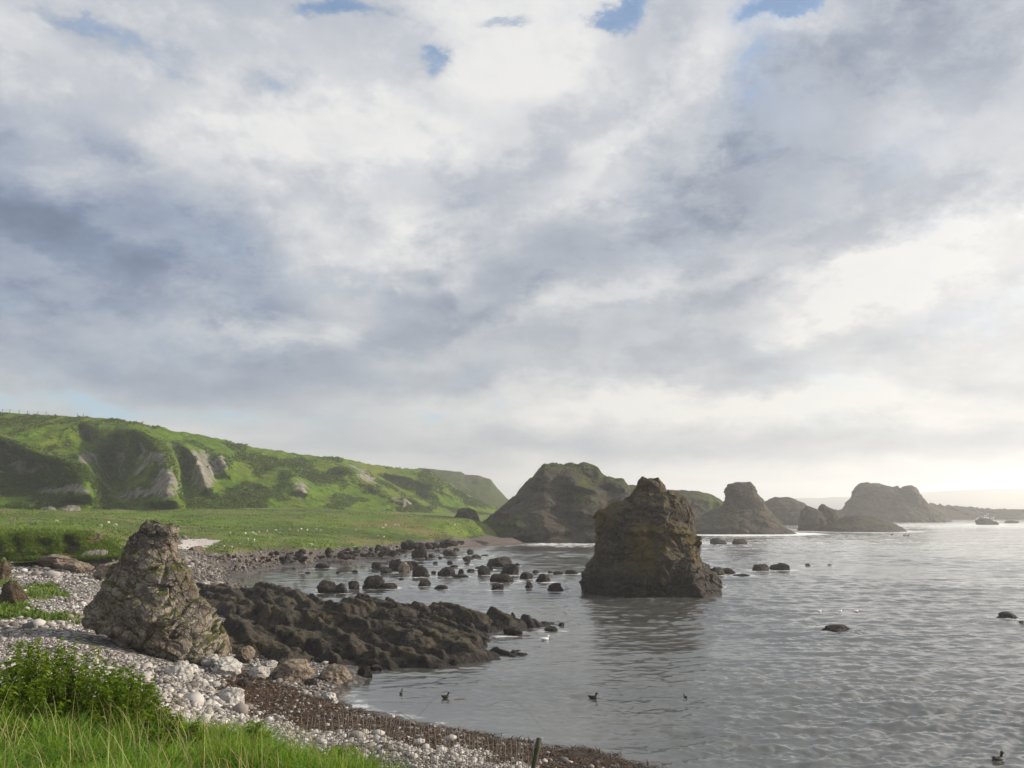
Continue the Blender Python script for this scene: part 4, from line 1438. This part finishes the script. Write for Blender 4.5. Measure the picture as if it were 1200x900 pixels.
def shingle():
    n = 330000
    w = rng.uniform(math.log(17), math.log(185), n)
    Y = np.exp(w)
    px = rng.uniform(-70, 760, n)
    X = (px - 600) / F * Y * 1.02
    Z = land_z(X, Y)
    g, wd, sa, so_, dk = land_masks(X, Y, Z)
    p = np.where(wd > 0.5, 0.12, 1.0) * np.where(g > 0.5, 0.03, 1.0) * np.where(sa > 0.5, 0.03, 1.0) * (1 - so_)
    p *= sstep(Z, 0.05, 0.5) * np.where(Y > 60, 0.75, 1) * sstep(Z, 4.6, 3.9) * np.where(px > 560, Y < 60, 1)
    dc = np.hypot((X - crag_at[0]) / 7.5, (Y - crag_at[1]) / 5.0)
    k = (rng.random(n) < p) & (dc > 0.75)
    X, Y, Z, dk, wd = X[k], Y[k], Z[k], dk[k], wd[k]
    n = len(X)
    s = np.clip(rng.lognormal(-3.35, 0.52, n), 0.028, 0.26) * np.where(rng.random(n) < 0.05, 1.8, 1) * np.where(Y > 60, 1.25, 1.0) * np.where(Y < 26, 0.8, 1)
    iv, fi = ico(1)
    s = s * np.exp(0.75 * fbm(p2(X, Y), 0.13, 3, 44)) * np.where(Y > 45, 1.3, 1) * np.where(Y > 85, 1.7, 1)
    scl = np.stack([s * rng.uniform(0.8, 1.35, n), s * rng.uniform(0.7, 1.1, n), s * rng.uniform(0.4, 0.75, n)], -1)
    rnd = rng.uniform(0.80, 1.15, (n, len(iv), 1))
    V, Fc = instances(iv, fi, np.stack([X, Y, Z + scl[:, 2] * 0.45], -1), scl, rng.uniform(0, 6.3, n), rng.normal(0, 0.35, n), rnd)
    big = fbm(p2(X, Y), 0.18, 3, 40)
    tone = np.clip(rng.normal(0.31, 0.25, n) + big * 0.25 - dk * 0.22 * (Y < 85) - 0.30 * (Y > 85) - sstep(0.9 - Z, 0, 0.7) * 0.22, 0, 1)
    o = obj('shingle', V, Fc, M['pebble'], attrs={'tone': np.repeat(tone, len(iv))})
    tag(o, 'white and grey cobbles heaped over the beach', kind='stuff')


crag_at = (float(A(185, 700, 48)[0]), 48.0)
shingle()


def blades(pos, h, w, lean_dir, lean, tone, curl=0.6):
    """grass blades: three bending sections each"""
    n = len(pos)
    t = np.array([0, 0.4, 0.75, 1.0])
    wd = np.array([1.0, 0.85, 0.5, 0.0])
    fa = rng.uniform(0, 6.3, n)
    sx, sy = np.cos(fa), np.sin(fa)
    out, up = [], []
    for tt, ww in zip(t, wd):
        bend = lean * h * (tt ** 2) * (1 + curl * tt)
        c = pos + np.stack([np.cos(lean_dir) * bend, np.sin(lean_dir) * bend, h * (tt - 0.25 * lean * tt ** 2)], -1)
        side = np.stack([sx * w * ww / 2, sy * w * ww / 2, 0 * w], -1)
        if ww > 0:
            out += [c - side, c + side]
            up += [tt, tt]
        else:
            out.append(c)
            up.append(tt)
    V = np.stack(out, 1).reshape(-1, 3)
    b = (np.arange(n) * 7)[:, None]
    q = np.concatenate([b + np.array([[0, 1, 3, 2]]), b + np.array([[2, 3, 5, 4]])])
    tr = b + np.array([[4, 5, 6]])
    return V, [q, tr], np.tile(np.array(up), n), np.repeat(tone, 7)


WIND = math.pi * 0.9


def near_grass():
    n = 480000
    Y = np.exp(rng.uniform(math.log(2.6), math.log(15.5), n))
    px = np.where(rng.random(n) < 0.75, rng.uniform(-140, 560, n), rng.uniform(-500, -140, n))
    X = (px - 600) / F * Y * 1.1
    Z = land_z(X, Y)
    g, *_ = land_masks(X, Y, Z)
    tu = fbm(p2(X, Y), 1.1, 4, 50)
    k = (g > 0.5) & (rng.random(n) < 0.52 + tu * 1.3) & (px < 490 + 25 * fbm(p2(X, Y), 0.9, 3, 52))
    X, Y, Z, tu = X[k], Y[k], Z[k], tu[k]
    n = len(X)
    h = np.clip(rng.lognormal(-1.95, 0.36, n) * (1 + tu * 1.3), 0.05, 0.38)
    tone = np.clip(rng.normal(0.40, 0.22, n) + tu * 0.75, 0, 1)
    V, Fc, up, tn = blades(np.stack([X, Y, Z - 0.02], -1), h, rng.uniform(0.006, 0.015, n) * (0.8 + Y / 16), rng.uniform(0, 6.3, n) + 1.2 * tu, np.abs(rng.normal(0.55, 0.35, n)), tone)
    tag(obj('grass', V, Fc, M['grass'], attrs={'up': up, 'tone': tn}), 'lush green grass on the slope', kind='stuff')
    # dry stalks
    n = 900
    Y = np.exp(rng.uniform(math.log(4), math.log(13), n))
    px = rng.uniform(-100, 480, n)
    X = (px - 600) / F * Y * 1.1
    Z = land_z(X, Y)
    g, *_ = land_masks(X, Y, Z)
    k = g > 0.5
    X, Y, Z = X[k], Y[k], Z[k]
    n = len(X)
    V, Fc, up, tn = blades(np.stack([X, Y, Z], -1), rng.uniform(0.3, 0.62, n), np.full(n, 0.007), WIND + rng.normal(0, 1.0, n), np.abs(rng.normal(0.25, 0.15, n)), rng.random(n))
    tag(obj('dry_grass', V, Fc, M['straw'], attrs={'up': up, 'tone': tn}), 'pale dry grass stalks on the slope', kind='stuff')


near_grass()


def meadow_grass():
    n = 150000
    Y = np.exp(rng.uniform(math.log(36), math.log(300), n))
    px = rng.uniform(-80, 640, n)
    X = (px - 600) / F * Y * 1.01
    Z = land_z(X, Y)
    g, *_ = land_masks(X, Y, Z)
    tu = fbm(p2(X, Y), 0.12, 4, 55)
    k = (g > 0.5) & (rng.random(n) < 0.5 + tu * 0.9)
    X, Y, Z, tu = X[k], Y[k], Z[k], tu[k]
    n = len(X)
    bankish = np.exp(-((proj(np.stack([X, Y, Z], -1))[1] - 640) / 12) ** 2) * (X / Y < -0.48)
    h = rng.uniform(0.12, 0.34, n) * (1 + 0.9 * bankish) * (1 + np.clip(tu, -.4, .8)) * np.where(Y < 60, 1.2, 1)
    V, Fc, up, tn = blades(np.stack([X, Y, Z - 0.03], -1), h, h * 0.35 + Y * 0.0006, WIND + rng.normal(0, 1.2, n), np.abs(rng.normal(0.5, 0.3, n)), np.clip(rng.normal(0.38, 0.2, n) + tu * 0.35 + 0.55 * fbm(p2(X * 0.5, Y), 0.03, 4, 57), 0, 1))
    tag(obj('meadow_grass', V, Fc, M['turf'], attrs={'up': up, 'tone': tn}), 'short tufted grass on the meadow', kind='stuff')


meadow_grass()


def hill_growth():
    me = bpy.data.objects['hillside'].data
    V = np.empty(len(me.vertices) * 3, np.float32)
    me.vertices.foreach_get('co', V)
    V = V.reshape(-1, 3)
    ra = np.empty(len(V), np.float32)
    me.attributes['rock'].data.foreach_get('value', ra)
    px, py = proj(V)
    tu = fbm(V * np.array([1, 0.4, 1]), 0.06, 5, 61)
    ok = (px > -40) & (px < 600) & (V[:, 1] < 620) & (ra < 0.4) & (tu > 0.0)
    idx = rng.choice(np.nonzero(ok)[0], 26000)
    P = V[idx] + rng.normal(0, 0.35, (len(idx), 3)) * np.array([1, 1, 0.2])
    tu = tu[idx]
    n = len(P)
    # each clump: six broad leaves fanned about its foot
    P6 = np.repeat(P, 6, 0) + rng.normal(0, 0.28, (n * 6, 3)) * np.array([1, 1, 0.3])
    h = np.repeat(rng.uniform(0.3, 0.75, n) * (0.9 + np.clip(tu, -.5, 1.0)) * (0.7 + P[:, 1] / 900), 6) * rng.uniform(0.7, 1.2, n * 6)
    Vb, Fc, up, tn = blades(P6 - np.array([0, 0, 0.1]), h, h * 0.55, rng.uniform(0, 6.3, n * 6), rng.uniform(0.4, 1.3, n * 6),
                            np.repeat(np.clip(rng.normal(0.36, 0.2, n) - tu * 0.25, 0, 1), 6))
    tag(obj('hillside_bracken', Vb, Fc, M['bracken'], attrs={'up': up, 'tone': tn}), 'bracken and rough growth over the hillside', kind='stuff')


hill_growth()


def bank_grass():
    me = bpy.data.objects['turf_bank'].data
    V = np.empty(len(me.vertices) * 3, np.float32)
    me.vertices.foreach_get('co', V)
    V = V.reshape(-1, 3)
    ra = np.empty(len(V), np.float32)
    me.attributes['rock'].data.foreach_get('value', ra)
    px, py = proj(V)
    idx = rng.choice(np.nonzero((px > -40) & (py < 657) & (ra < 0.5))[0], 26000)
    P = V[idx] + rng.normal(0, 0.12, (len(idx), 3))
    n = len(P)
    h = rng.uniform(0.15, 0.5, n)
    Vb, Fc, up, tn = blades(P, h, h * 0.22, -math.pi / 2 + rng.normal(0, 0.9, n), rng.uniform(0.5, 1.8, n), np.clip(rng.normal(0.42, 0.25, n), 0, 1))
    tag(obj('bank_grass', Vb, Fc, M['turf'], attrs={'up': up, 'tone': tn}), 'grass hanging over the eroded turf bank', kind='stuff')


bank_grass()


def seaweed():
    n = 42000
    Y = rng.uniform(18, 45, n)
    px = rng.uniform(240, 860, n)
    X = (px - 600) / F * Y * 1.04
    Z = land_z(X, Y)
    _, wd, *_ = land_masks(X, Y, Z)
    k = (wd > 0.5) & (Z > -0.05)
    X, Y, Z = X[k], Y[k], Z[k]
    n = len(X)
    mound = np.clip(fbm(p2(X, Y), 0.8, 3, 66), 0, 1) * 0.22
    V, Fc, up, tn = blades(np.stack([X, Y, Z + mound * rng.random(n)], -1), rng.uniform(0.05, 0.20, n), rng.uniform(0.03, 0.085, n), rng.uniform(0, 6.3, n), rng.uniform(1.0, 2.6, n), rng.random(n))
    tag(obj('seaweed', V, Fc, M['weed'], attrs={'up': up, 'tone': tn}), 'brown wrack washed up along the water edge', kind='stuff')


seaweed()


# ------------------------------------------------------------------ leafy plants on the slope
def bush(px0, px1, Y, hgt, n_stem, label, seed, depth=0.8, lean=0.12):
    r = np.random.default_rng(seed)
    x0, x1 = [(p - 600) / F * Y * 1.09 for p in (px0, px1)]
    cx = (x0 + x1) / 2
    gz = float(land_z([cx], [Y], False)[0])
    root = empty('leafy_bush', (cx, Y, gz))
    bpy.context.view_layer.update()
    LV, LF, LT, LU, SV, SF = [], [], [], [], [], []
    nl = ns = 0
    for k in range(n_stem):
        a, q = r.uniform(0, 6.3), math.sqrt(r.random())
        u = math.cos(a) * q
        x, y = cx + u * (x1 - x0) / 2, Y + math.sin(a) * q * depth
        dome = max(0.25, 1 - 0.62 * q ** 2.2) * r.uniform(0.72, 1.12)
        h = hgt * dome
        z0 = float(land_z([x], [y], False)[0])
        la, ln = r.uniform(0, 6.3), abs(r.normal(0, lean)) + 0.10 * q
        if q > 0.5:
            la = a + r.normal(0, 0.5)
        ts = np.linspace(0, 1, 7)
        pts = np.stack([x + math.cos(la) * ln * h * ts ** 1.6, y + math.sin(la) * ln * h * ts ** 1.6, z0 - 0.05 + h * ts], -1)
        for i in range(7):
            rad = 0.006 * (1 - 0.7 * ts[i])
            for j in range(3):
                SV.append(pts[i] + rad * np.array([math.cos(j * 2.09), math.sin(j * 2.09), 0]))
        for i in range(6):
            for j in range(3):
                b = ns + i * 3
                SF.append([b + j, b + (j + 1) % 3, b + 3 + (j + 1) % 3, b + 3 + j])
        ns += 21
        tone0 = np.clip(r.normal(0.40, 0.24), 0, 1)
        nn = int(22 + 16 * dome)
        for i in range(nn):
            t = r.uniform(0.18, 1.0) ** 0.8
            base = np.array([np.interp(t, ts, pts[:, c]) for c in range(3)])
            la2 = i * 2.4 + r.normal(0, 0.4)
            ll = r.uniform(0.05, 0.105) * (1.25 - 0.6 * t)
            el = r.uniform(-0.35, 0.65)
            d = np.array([math.cos(la2) * math.cos(el), math.sin(la2) * math.cos(el), math.sin(el)])
            s = np.array([-math.sin(la2), math.cos(la2), 0.0])
            upv = np.cross(d, s) * -1
            wl = ll * r.uniform(0.36, 0.52)
            LV += [base, base + d * ll * 0.45 + s * wl / 2 + np.array([0, 0, 0.012]), base + d * ll * 0.5 - np.array([0, 0, 0.004]), base + d * ll * 0.45 - s * wl / 2 + np.array([0, 0, 0.012]),
                   base + d * ll - np.array([0, 0, ll * 0.25])]
            LF += [[nl, nl + 1, nl + 2], [nl, nl + 2, nl + 3], [nl + 1, nl + 4, nl + 2], [nl + 2, nl + 4, nl + 3]]
            tn = np.clip(tone0 + r.normal(0, 0.12), 0, 1)
            LT += [tn] * 5
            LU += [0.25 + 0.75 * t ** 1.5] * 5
            nl += 5
    off = np.array([cx, Y, gz])
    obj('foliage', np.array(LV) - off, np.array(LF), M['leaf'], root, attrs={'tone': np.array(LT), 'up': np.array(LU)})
    obj('stems', np.array(SV) - off, np.array(SF), M['stem'], root)
    return tag(root, label, 'bush')


bush(40, 200, 9.6, 1.00, 330, 'largest dark leafy bush on the grass slope before the shingle', 1, 0.9)
bush(172, 240, 9.4, 0.70, 100, 'small bush on the right shoulder of the largest leafy bush', 2, 0.6)
bush(-80, 34, 9.5, 1.10, 160, 'leafy bush at the left edge of the grass slope', 3, 0.8)
bush(398, 470, 8.4, 0.50, 110, 'low rounded bush alone at the right end of the grass', 4, 0.4)
bush(330, 352, 9.2, 0.40, 18, 'thin leafy sprig in the grass left of the low rounded bush', 5, 0.15)

bush(60, 110, 7.6, 0.34, 34, 'low leafy weed in the grass below the largest bush', 6, 0.3)
bush(236, 282, 8.2, 0.36, 34, 'leafy weed in the middle of the grass, right of the small bush', 7, 0.3)
bush(-20, 20, 6.6, 0.30, 26, 'low leafy weed in the bottom left corner of the grass', 8, 0.3)
bush(150, 190, 6.2, 0.26, 26, 'low leafy weed nearest the camera in the grass', 9, 0.25)

# ------------------------------------------------------------------ animals
wool = remeshed('sheep', [((0, 0, 0.62), (0.50, 0.24, 0.26)), ((-0.30, 0, 0.60), (0.24, 0.25, 0.27)), ((0.30, 0, 0.62), (0.23, 0.23, 0.25)),
                          ((0.44, 0, 0.66), (0.60, 0, 0.50), 0.13, 0.10), ((0.62, 0, 0.46), (0.76, 0, 0.30), 0.095, 0.06), ((0.60, 0.07, 0.50), (0.58, 0.16, 0.47), 0.03, 0.02),
                          ((0.60, -0.07, 0.50), (0.58, -0.16, 0.47), 0.03, 0.02), ((0.32, 0.12, 0.5), (0.33, 0.12, 0.0), 0.07, 0.045), ((0.32, -0.12, 0.5), (0.30, -0.12, 0.0), 0.07, 0.045),
                          ((-0.36, 0.13, 0.5), (-0.42, 0.13, 0.26), 0.10, 0.055), ((-0.42, 0.13, 0.26), (-0.38, 0.13, 0.0), 0.055, 0.045),
                          ((-0.36, -0.13, 0.5), (-0.42, -0.13, 0.26), 0.10, 0.055), ((-0.42, -0.13, 0.26), (-0.38, -0.13, 0.0), 0.055, 0.045), ((-0.52, 0, 0.68), (-0.56, 0, 0.45), 0.05, 0.04)], 0.03)
wool.materials.clear()
wool.materials.append(M['wool'])


def sheep(px, py, label, group=None, rot=None, k=0.56):
    lo, hi = 30.0, 330.0                  # walk the sight line out to the ground
    best = None
    for Y in np.exp(np.linspace(math.log(60), math.log(330), 140)):
        P = A(px, py, Y)
        z = float(land_z([P[0]], [Y])[0])
        if P[2] <= z:
            best = (P[0], Y, z)
            break
    if best is None:
        return
    o = bpy.data.objects.new('sheep', wool)
    C.objects.link(o)
    o.location = (best[0], best[1], best[2] - 0.03)
    o.rotation_euler = (0, 0, rot if rot is not None else rng.uniform(0, 6.28))
    o.scale = (k, k, k)
    return tag(o, label, 'sheep', group)


sheep(66, 612, 'white sheep alone beside the pale slabs at the edge of the meadow', rot=0.2)
sheep(118, 618, 'left one of three sheep grazing above the turf bank near the crag', rot=3.0)
sheep(127, 614, 'middle one of three sheep grazing above the turf bank, farthest back', rot=1.2)
sheep(135, 616.5, 'right one of three sheep grazing above the turf bank near the crag', rot=0.3)
sheep(364, 640, 'white sheep alone on the grass just above the far rocky shore', rot=0.1)
for px, py in [(262, 642.5), (270.5, 644)]:
    sheep(px, py, 'sheep close to the shore rocks beside the white sand', 'sheep beside the white sand')
for px, py in [(269, 627), (287.5, 627.5), (296, 626), (298.6, 628), (303, 625), (298, 634.5), (289.6, 633.5), (313, 625)]:
    sheep(px, py, 'white sheep in the loose flock on the middle of the meadow', 'flock in the middle of the meadow')
for px, py in [(323, 623), (349, 623), (353, 622.5), (360, 623), (370, 622), (375.5, 623), (339, 622), (417, 623)]:
    sheep(px, py, 'white sheep in the line of sheep across the far meadow', 'line of sheep across the far meadow')
for px, py in [(442.5, 630), (450, 631), (448.6, 620), (467, 618), (476, 618), (452, 618), (463, 618), (533, 618)]:
    sheep(px, py, 'distant sheep on the meadow near the dark square crag', 'distant sheep near the square crag')

duck = remeshed('duck', [((0, 0, 0.05), (0.26, 0.13, 0.11)), ((-0.16, 0, 0.09), (-0.31, 0, 0.14), 0.09, 0.025), ((0.15, 0, 0.10), (0.20, 0, 0.27), 0.06, 0.05),
                         ((0.22, 0, 0.30), (0.085, 0.065, 0.065)), ((0.27, 0, 0.29), (0.37, 0, 0.27), 0.035, 0.018)], 0.015)
duck.materials.clear()
duck.materials.append(M['bird'])
gull = remeshed('gull', [((0, 0, 0.04), (0.22, 0.10, 0.09)), ((-0.14, 0, 0.07), (-0.34, 0, 0.10), 0.06, 0.015), ((0.13, 0, 0.08), (0.17, 0, 0.19), 0.05, 0.04),
                         ((0.19, 0, 0.21), (0.062, 0.05, 0.05)), ((0.23, 0, 0.205), (0.30, 0, 0.19), 0.02, 0.01)], 0.013)
gull.materials.clear()
gull.materials.append(M['gull'])


def bird(px, py, me, name, label, cat, rot, k=1.0, group=None):
    P = G(px, py, 0.0)
    o = bpy.data.objects.new(name, me)
    C.objects.link(o)
    o.location = (P[0], P[1], 0.03)
    o.rotation_euler = (0, 0, rot)
    o.scale = (k, k, k)
    return tag(o, label, cat, group)


bird(1170, 892, duck, 'duck', 'dark duck swimming in the bottom right corner of the bay', 'duck', 0.25, 0.95)
bird(695, 819, duck, 'duck', 'dark duck swimming in the reflection of the tall stack', 'duck', -0.2, 0.85)
bird(522, 818, duck, 'duck', 'dark duck swimming just above the brown weed by the wire fence', 'duck', 0.3, 0.75)
bird(803, 818, duck, 'duck', 'smallest dark duck, alone in the rippled water right of the reflection', 'duck', 2.0, 0.5)
bird(470, 813, duck, 'duck', 'dark diving duck low in the water near the inlet', 'duck', 1.3, 0.6)
bird(639, 750, gull, 'gull', 'white gull floating off the tip of the small dark ledge', 'gull', 0.4, 1.3)
for px in (961, 985, 1004):
    bird(px, 717, gull, 'gull', 'small white gull in the row of three behind the long dark boulder', 'gull', 0.5, 0.9, 'row of gulls behind the long boulder')
for px, py in ((1045, 627), (1060, 628), (1064, 628)):
    bird(px, py, duck, 'duck', 'far dark bird on the water before the jagged islet', 'duck', 0.3, 2.2, 'far birds before the jagged islet')
kv = np.array(ico(2)[0]) * np.array([0.32, 0.16, 0.035])
kv = kv + (fbm(kv, 6, 3, 2) * 0.05)[:, None]
P = G(538, 820, 0)
ko = obj('kelp_clump', kv, ico(2)[1], M['kelp'])
ko.location = (P[0], P[1], 0.0)
tag(ko, 'reddish clump of floating kelp right of the duck by the weed', 'kelp')


# ------------------------------------------------------------------ fences
def tube(pts, rad, n=6, cap=True):
    pts = np.array(pts, float)
    rad = np.broadcast_to(rad, len(pts))
    d = np.gradient(pts, axis=0)
    d /= np.linalg.norm(d, axis=1)[:, None]
    ref = np.array([0, 0, 1.0]) if abs(d[0][2]) < 0.9 else np.array([1.0, 0, 0])
    a = np.cross(d, ref)
    a /= np.linalg.norm(a, axis=1)[:, None]
    b = np.cross(d, a)
    th = np.linspace(0, 2 * math.pi, n, endpoint=False)
    V = pts[:, None] + rad[:, None, None] * (a[:, None] * np.cos(th)[None, :, None] + b[:, None] * np.sin(th)[None, :, None])
    V = V.reshape(-1, 3)
    Fq = quads(len(pts), n, True)
    if cap:
        V = np.concatenate([V, [pts[-1] + d[-1] * rad[-1] * 0.4]])
        k = np.arange(n) + (len(pts) - 1) * n
        tri = np.stack([k, np.roll(k, -1), np.full(n, len(V) - 1)], -1)
        return V, Fq, tri
    return V, Fq, np.zeros((0, 3), int)


def join(tubes):
    V, Q, Tt, off = [], [], [], 0
    for v, q, t in tubes:
        V.append(v); Q.append(q + off); Tt.append(t + off)
        off += len(v)
    return np.concatenate(V), [np.concatenate(Q), np.concatenate(Tt)]


def wire_fence():
    top = A(632, 865, 9.6)
    foot = np.array([top[0] - 0.36, 9.5, float(land_z([top[0] - 0.36], [9.5])[0]) - 0.15])
    root = empty('wire_fence', tuple(foot))
    bpy.context.view_layer.update()
    n = 14
    t = np.linspace(0, 1, n)[:, None]
    V, Fq, tri = tube(foot + (top - foot) * t, 0.029 + 0.004 * np.sin(np.arange(n) * 1.7), 12)
    V = V + (fbm(V, 9.0, 3, 3) * 0.008)[:, None]
    obj('post', V - foot, [Fq, tri], M['post'], root)
    # the slack netting: leans and sags between the post and the bank on the left
    keys = [(350, 838, 11.9), (400, 836, 11.7), (440, 832, 11.5), (480, 841, 11.3), (520, 852, 11.0), (560, 862, 10.6), (600, 868, 10.2), (628, 872, 9.7)]
    K = np.array([A(*k) for k in keys])
    s = np.linspace(0, 1, 60)
    ks = np.linspace(0, 1, len(K))
    TP = np.stack([np.interp(s, ks, K[:, c]) for c in range(3)], -1)
    gz = land_z(TP[:, 0], TP[:, 1] - 0.25)
    hgt = np.clip(TP[:, 2] - gz, 0.15, 0.95)
    tb = []
    r2 = np.random.default_rng(9)
    for k in range(6):
        f = k / 5.0
        line = TP - np.stack([0 * hgt, 0.25 * f + 0 * hgt, hgt * f], -1)
        line[:, 2] += 0.03 * np.sin(s * 37 + k) * (1 - f) + r2.normal(0, 0.006, len(s))
        tb.append(tube(line, 0.0036, 4, False))
    for k in range(58):
        i = np.clip(k + 0.5, 0, 58)
        top_ = np.array([np.interp(i, np.arange(60), TP[:, c]) for c in range(3)])
        hh = float(np.interp(i, np.arange(60), hgt))
        lean = 0.12 * math.sin(k * 0.21) + r2.normal(0, 0.02)
        q = np.linspace(0, 1, 6)
        line = np.stack([top_[0] + lean * q * hh + 0.03 * np.sin(q * 5 + k), top_[1] - 0.25 * q, top_[2] - hh * q], -1)
        tb.append(tube(line, 0.0042, 4, False))
    V, Fc = join(tb)
    obj('wire_netting', V - foot, Fc[0], M['wire'], root)
    # a loose strand looping off the top
    q = np.linspace(0, 1, 40)
    a, b = A(486, 842, 11.3), A(640, 858, 9.9)
    loop = a + (b - a) * q[:, None]
    loop[:, 2] += 0.55 * np.sin(q * math.pi) * (0.7 + 0.3 * np.sin(q * 9))
    V, Fq, tri = tube(loop, 0.0015, 4, False)
    obj('loose_wire', V - foot, Fq, M['wire'], root)
    tag(root, 'slack rusty wire netting with a leaning post between grass and brown weed', 'fence')


wire_fence()
for px, py, h, lab in [(11, 623, 10, 'left weathered post of two standing at the meadow edge'), (16, 619, 8, 'right weathered post of two standing at the meadow edge')]:
    P = A(px, py, 140)
    z = float(land_z([P[0]], [140.0])[0])
    hh = h * 140 / F
    V, Fq, tri = tube(np.array([[0, 0, -0.2], [0.02, 0, hh * 0.5], [0.05, 0.02, hh]]), np.array([0.10, 0.09, 0.085]), 8)
    V = V + (fbm(V, 4.0, 3, 3) * 0.015)[:, None]
    o = obj('fence_post', V, [Fq, tri], M['wire'])
    o.location = (P[0], 140, z)
    tag(o, lab, 'post')


def crest_fence():
    pxs = [3, 12, 23, 33, 43, 55, 91, 97]
    me = bpy.data.objects['hillside'].data
    V = np.empty(len(me.vertices) * 3, np.float32)
    me.vertices.foreach_get('co', V)
    V = V.reshape(-1, 3)
    vx, vy = proj(V)
    feet = []
    for p in pxs:
        k = np.nonzero(np.abs(vx - p) < 1.2)[0]
        feet.append(V[k[np.argmin(vy[k])]])
    feet = np.array(feet, float)
    root = empty('crest_fence', tuple(feet[0]))
    bpy.context.view_layer.update()
    for f in feet:
        v, q, t = tube(np.array([[0, 0, -0.3], [0, 0, 0.7], [0.03, 0, 1.5]]), np.array([0.11, 0.1, 0.09]), 7)
        obj('post', v + f - feet[0], [q, t], M['post'], root)
    tb = [tube(feet[:6] + np.array([0, 0, h]), 0.02, 4, False) for h in (0.7, 1.3)]
    v, f = join(tb)
    obj('wire', v - feet[0], f[0], M['wire'], root)
    tag(root, 'thin post and wire fence on the crest of the left hillside', 'fence')


crest_fence()


def spray(px, py, z, w, h, n, name, label, Y=None):
    P = G(px, py, 0.0) if Y is None else A(px, py, Y)
    k = P[1] / F
    iv, fi = ico(1)
    q = rng.random(n)
    pos = np.stack([rng.normal(0, 0.4, n) * w * k * (0.4 + 0.8 * q), rng.normal(0, 0.3, n) * w * k, np.abs(rng.normal(0, 0.45, n)) * h * k * (1 - 0.3 * q)], -1)
    s = rng.uniform(0.25, 0.8, n) * k * (1.2 - 0.7 * np.clip(pos[:, 2] / (h * k), 0, 1))
    V, Fc = instances(iv, fi, pos, np.stack([s * 1.2, s, s], -1), rng.uniform(0, 6, n), rng.uniform(0, 1, n))
    o = obj(name, V, Fc, M['spray'])
    o.location = (P[0], P[1], 0.02)
    return tag(o, label, kind='stuff')


spray(663, 691, 0, 5, 8, 130, 'sea_spray', 'white splash against the black boulder left of the stack')
spray(1156, 613, 0, 13, 9, 260, 'sea_spray', 'white surf bursting at the end of the far spit')
spray(675, 634, 0, 26, 3, 200, 'sea_spray', 'white surf along the headland foot')

# ------------------------------------------------------------------ the salt haze in the air
def haze():
    x0, x1, y0, y1, z0, z1 = -4600, 4600, -4600, 4600, -8.0, 112.0
    V = np.array([(x, y, z) for z in (z0, z1) for y in (y0, y1) for x in (x0, x1)], float)
    Fq = np.array([[0, 2, 3, 1], [4, 5, 7, 6], [0, 1, 5, 4], [2, 6, 7, 3], [0, 4, 6, 2], [1, 3, 7, 5]])
    m, t, out = mat('salt_haze')
    v = t.n('ShaderNodeVolumePrincipled', {'Color': (0.96, 0.975, 1.0, 1), 'Density': 0.0004, 'Anisotropy': 0.55})
    t.t.links.new(v.outputs[0], out.inputs['Volume'])
    m.cycles.homogeneous_volume = True
    o = obj('haze', V, Fq, m, smooth=False)
    tag(o, 'thin salt haze over the bay', kind='stuff')


haze()
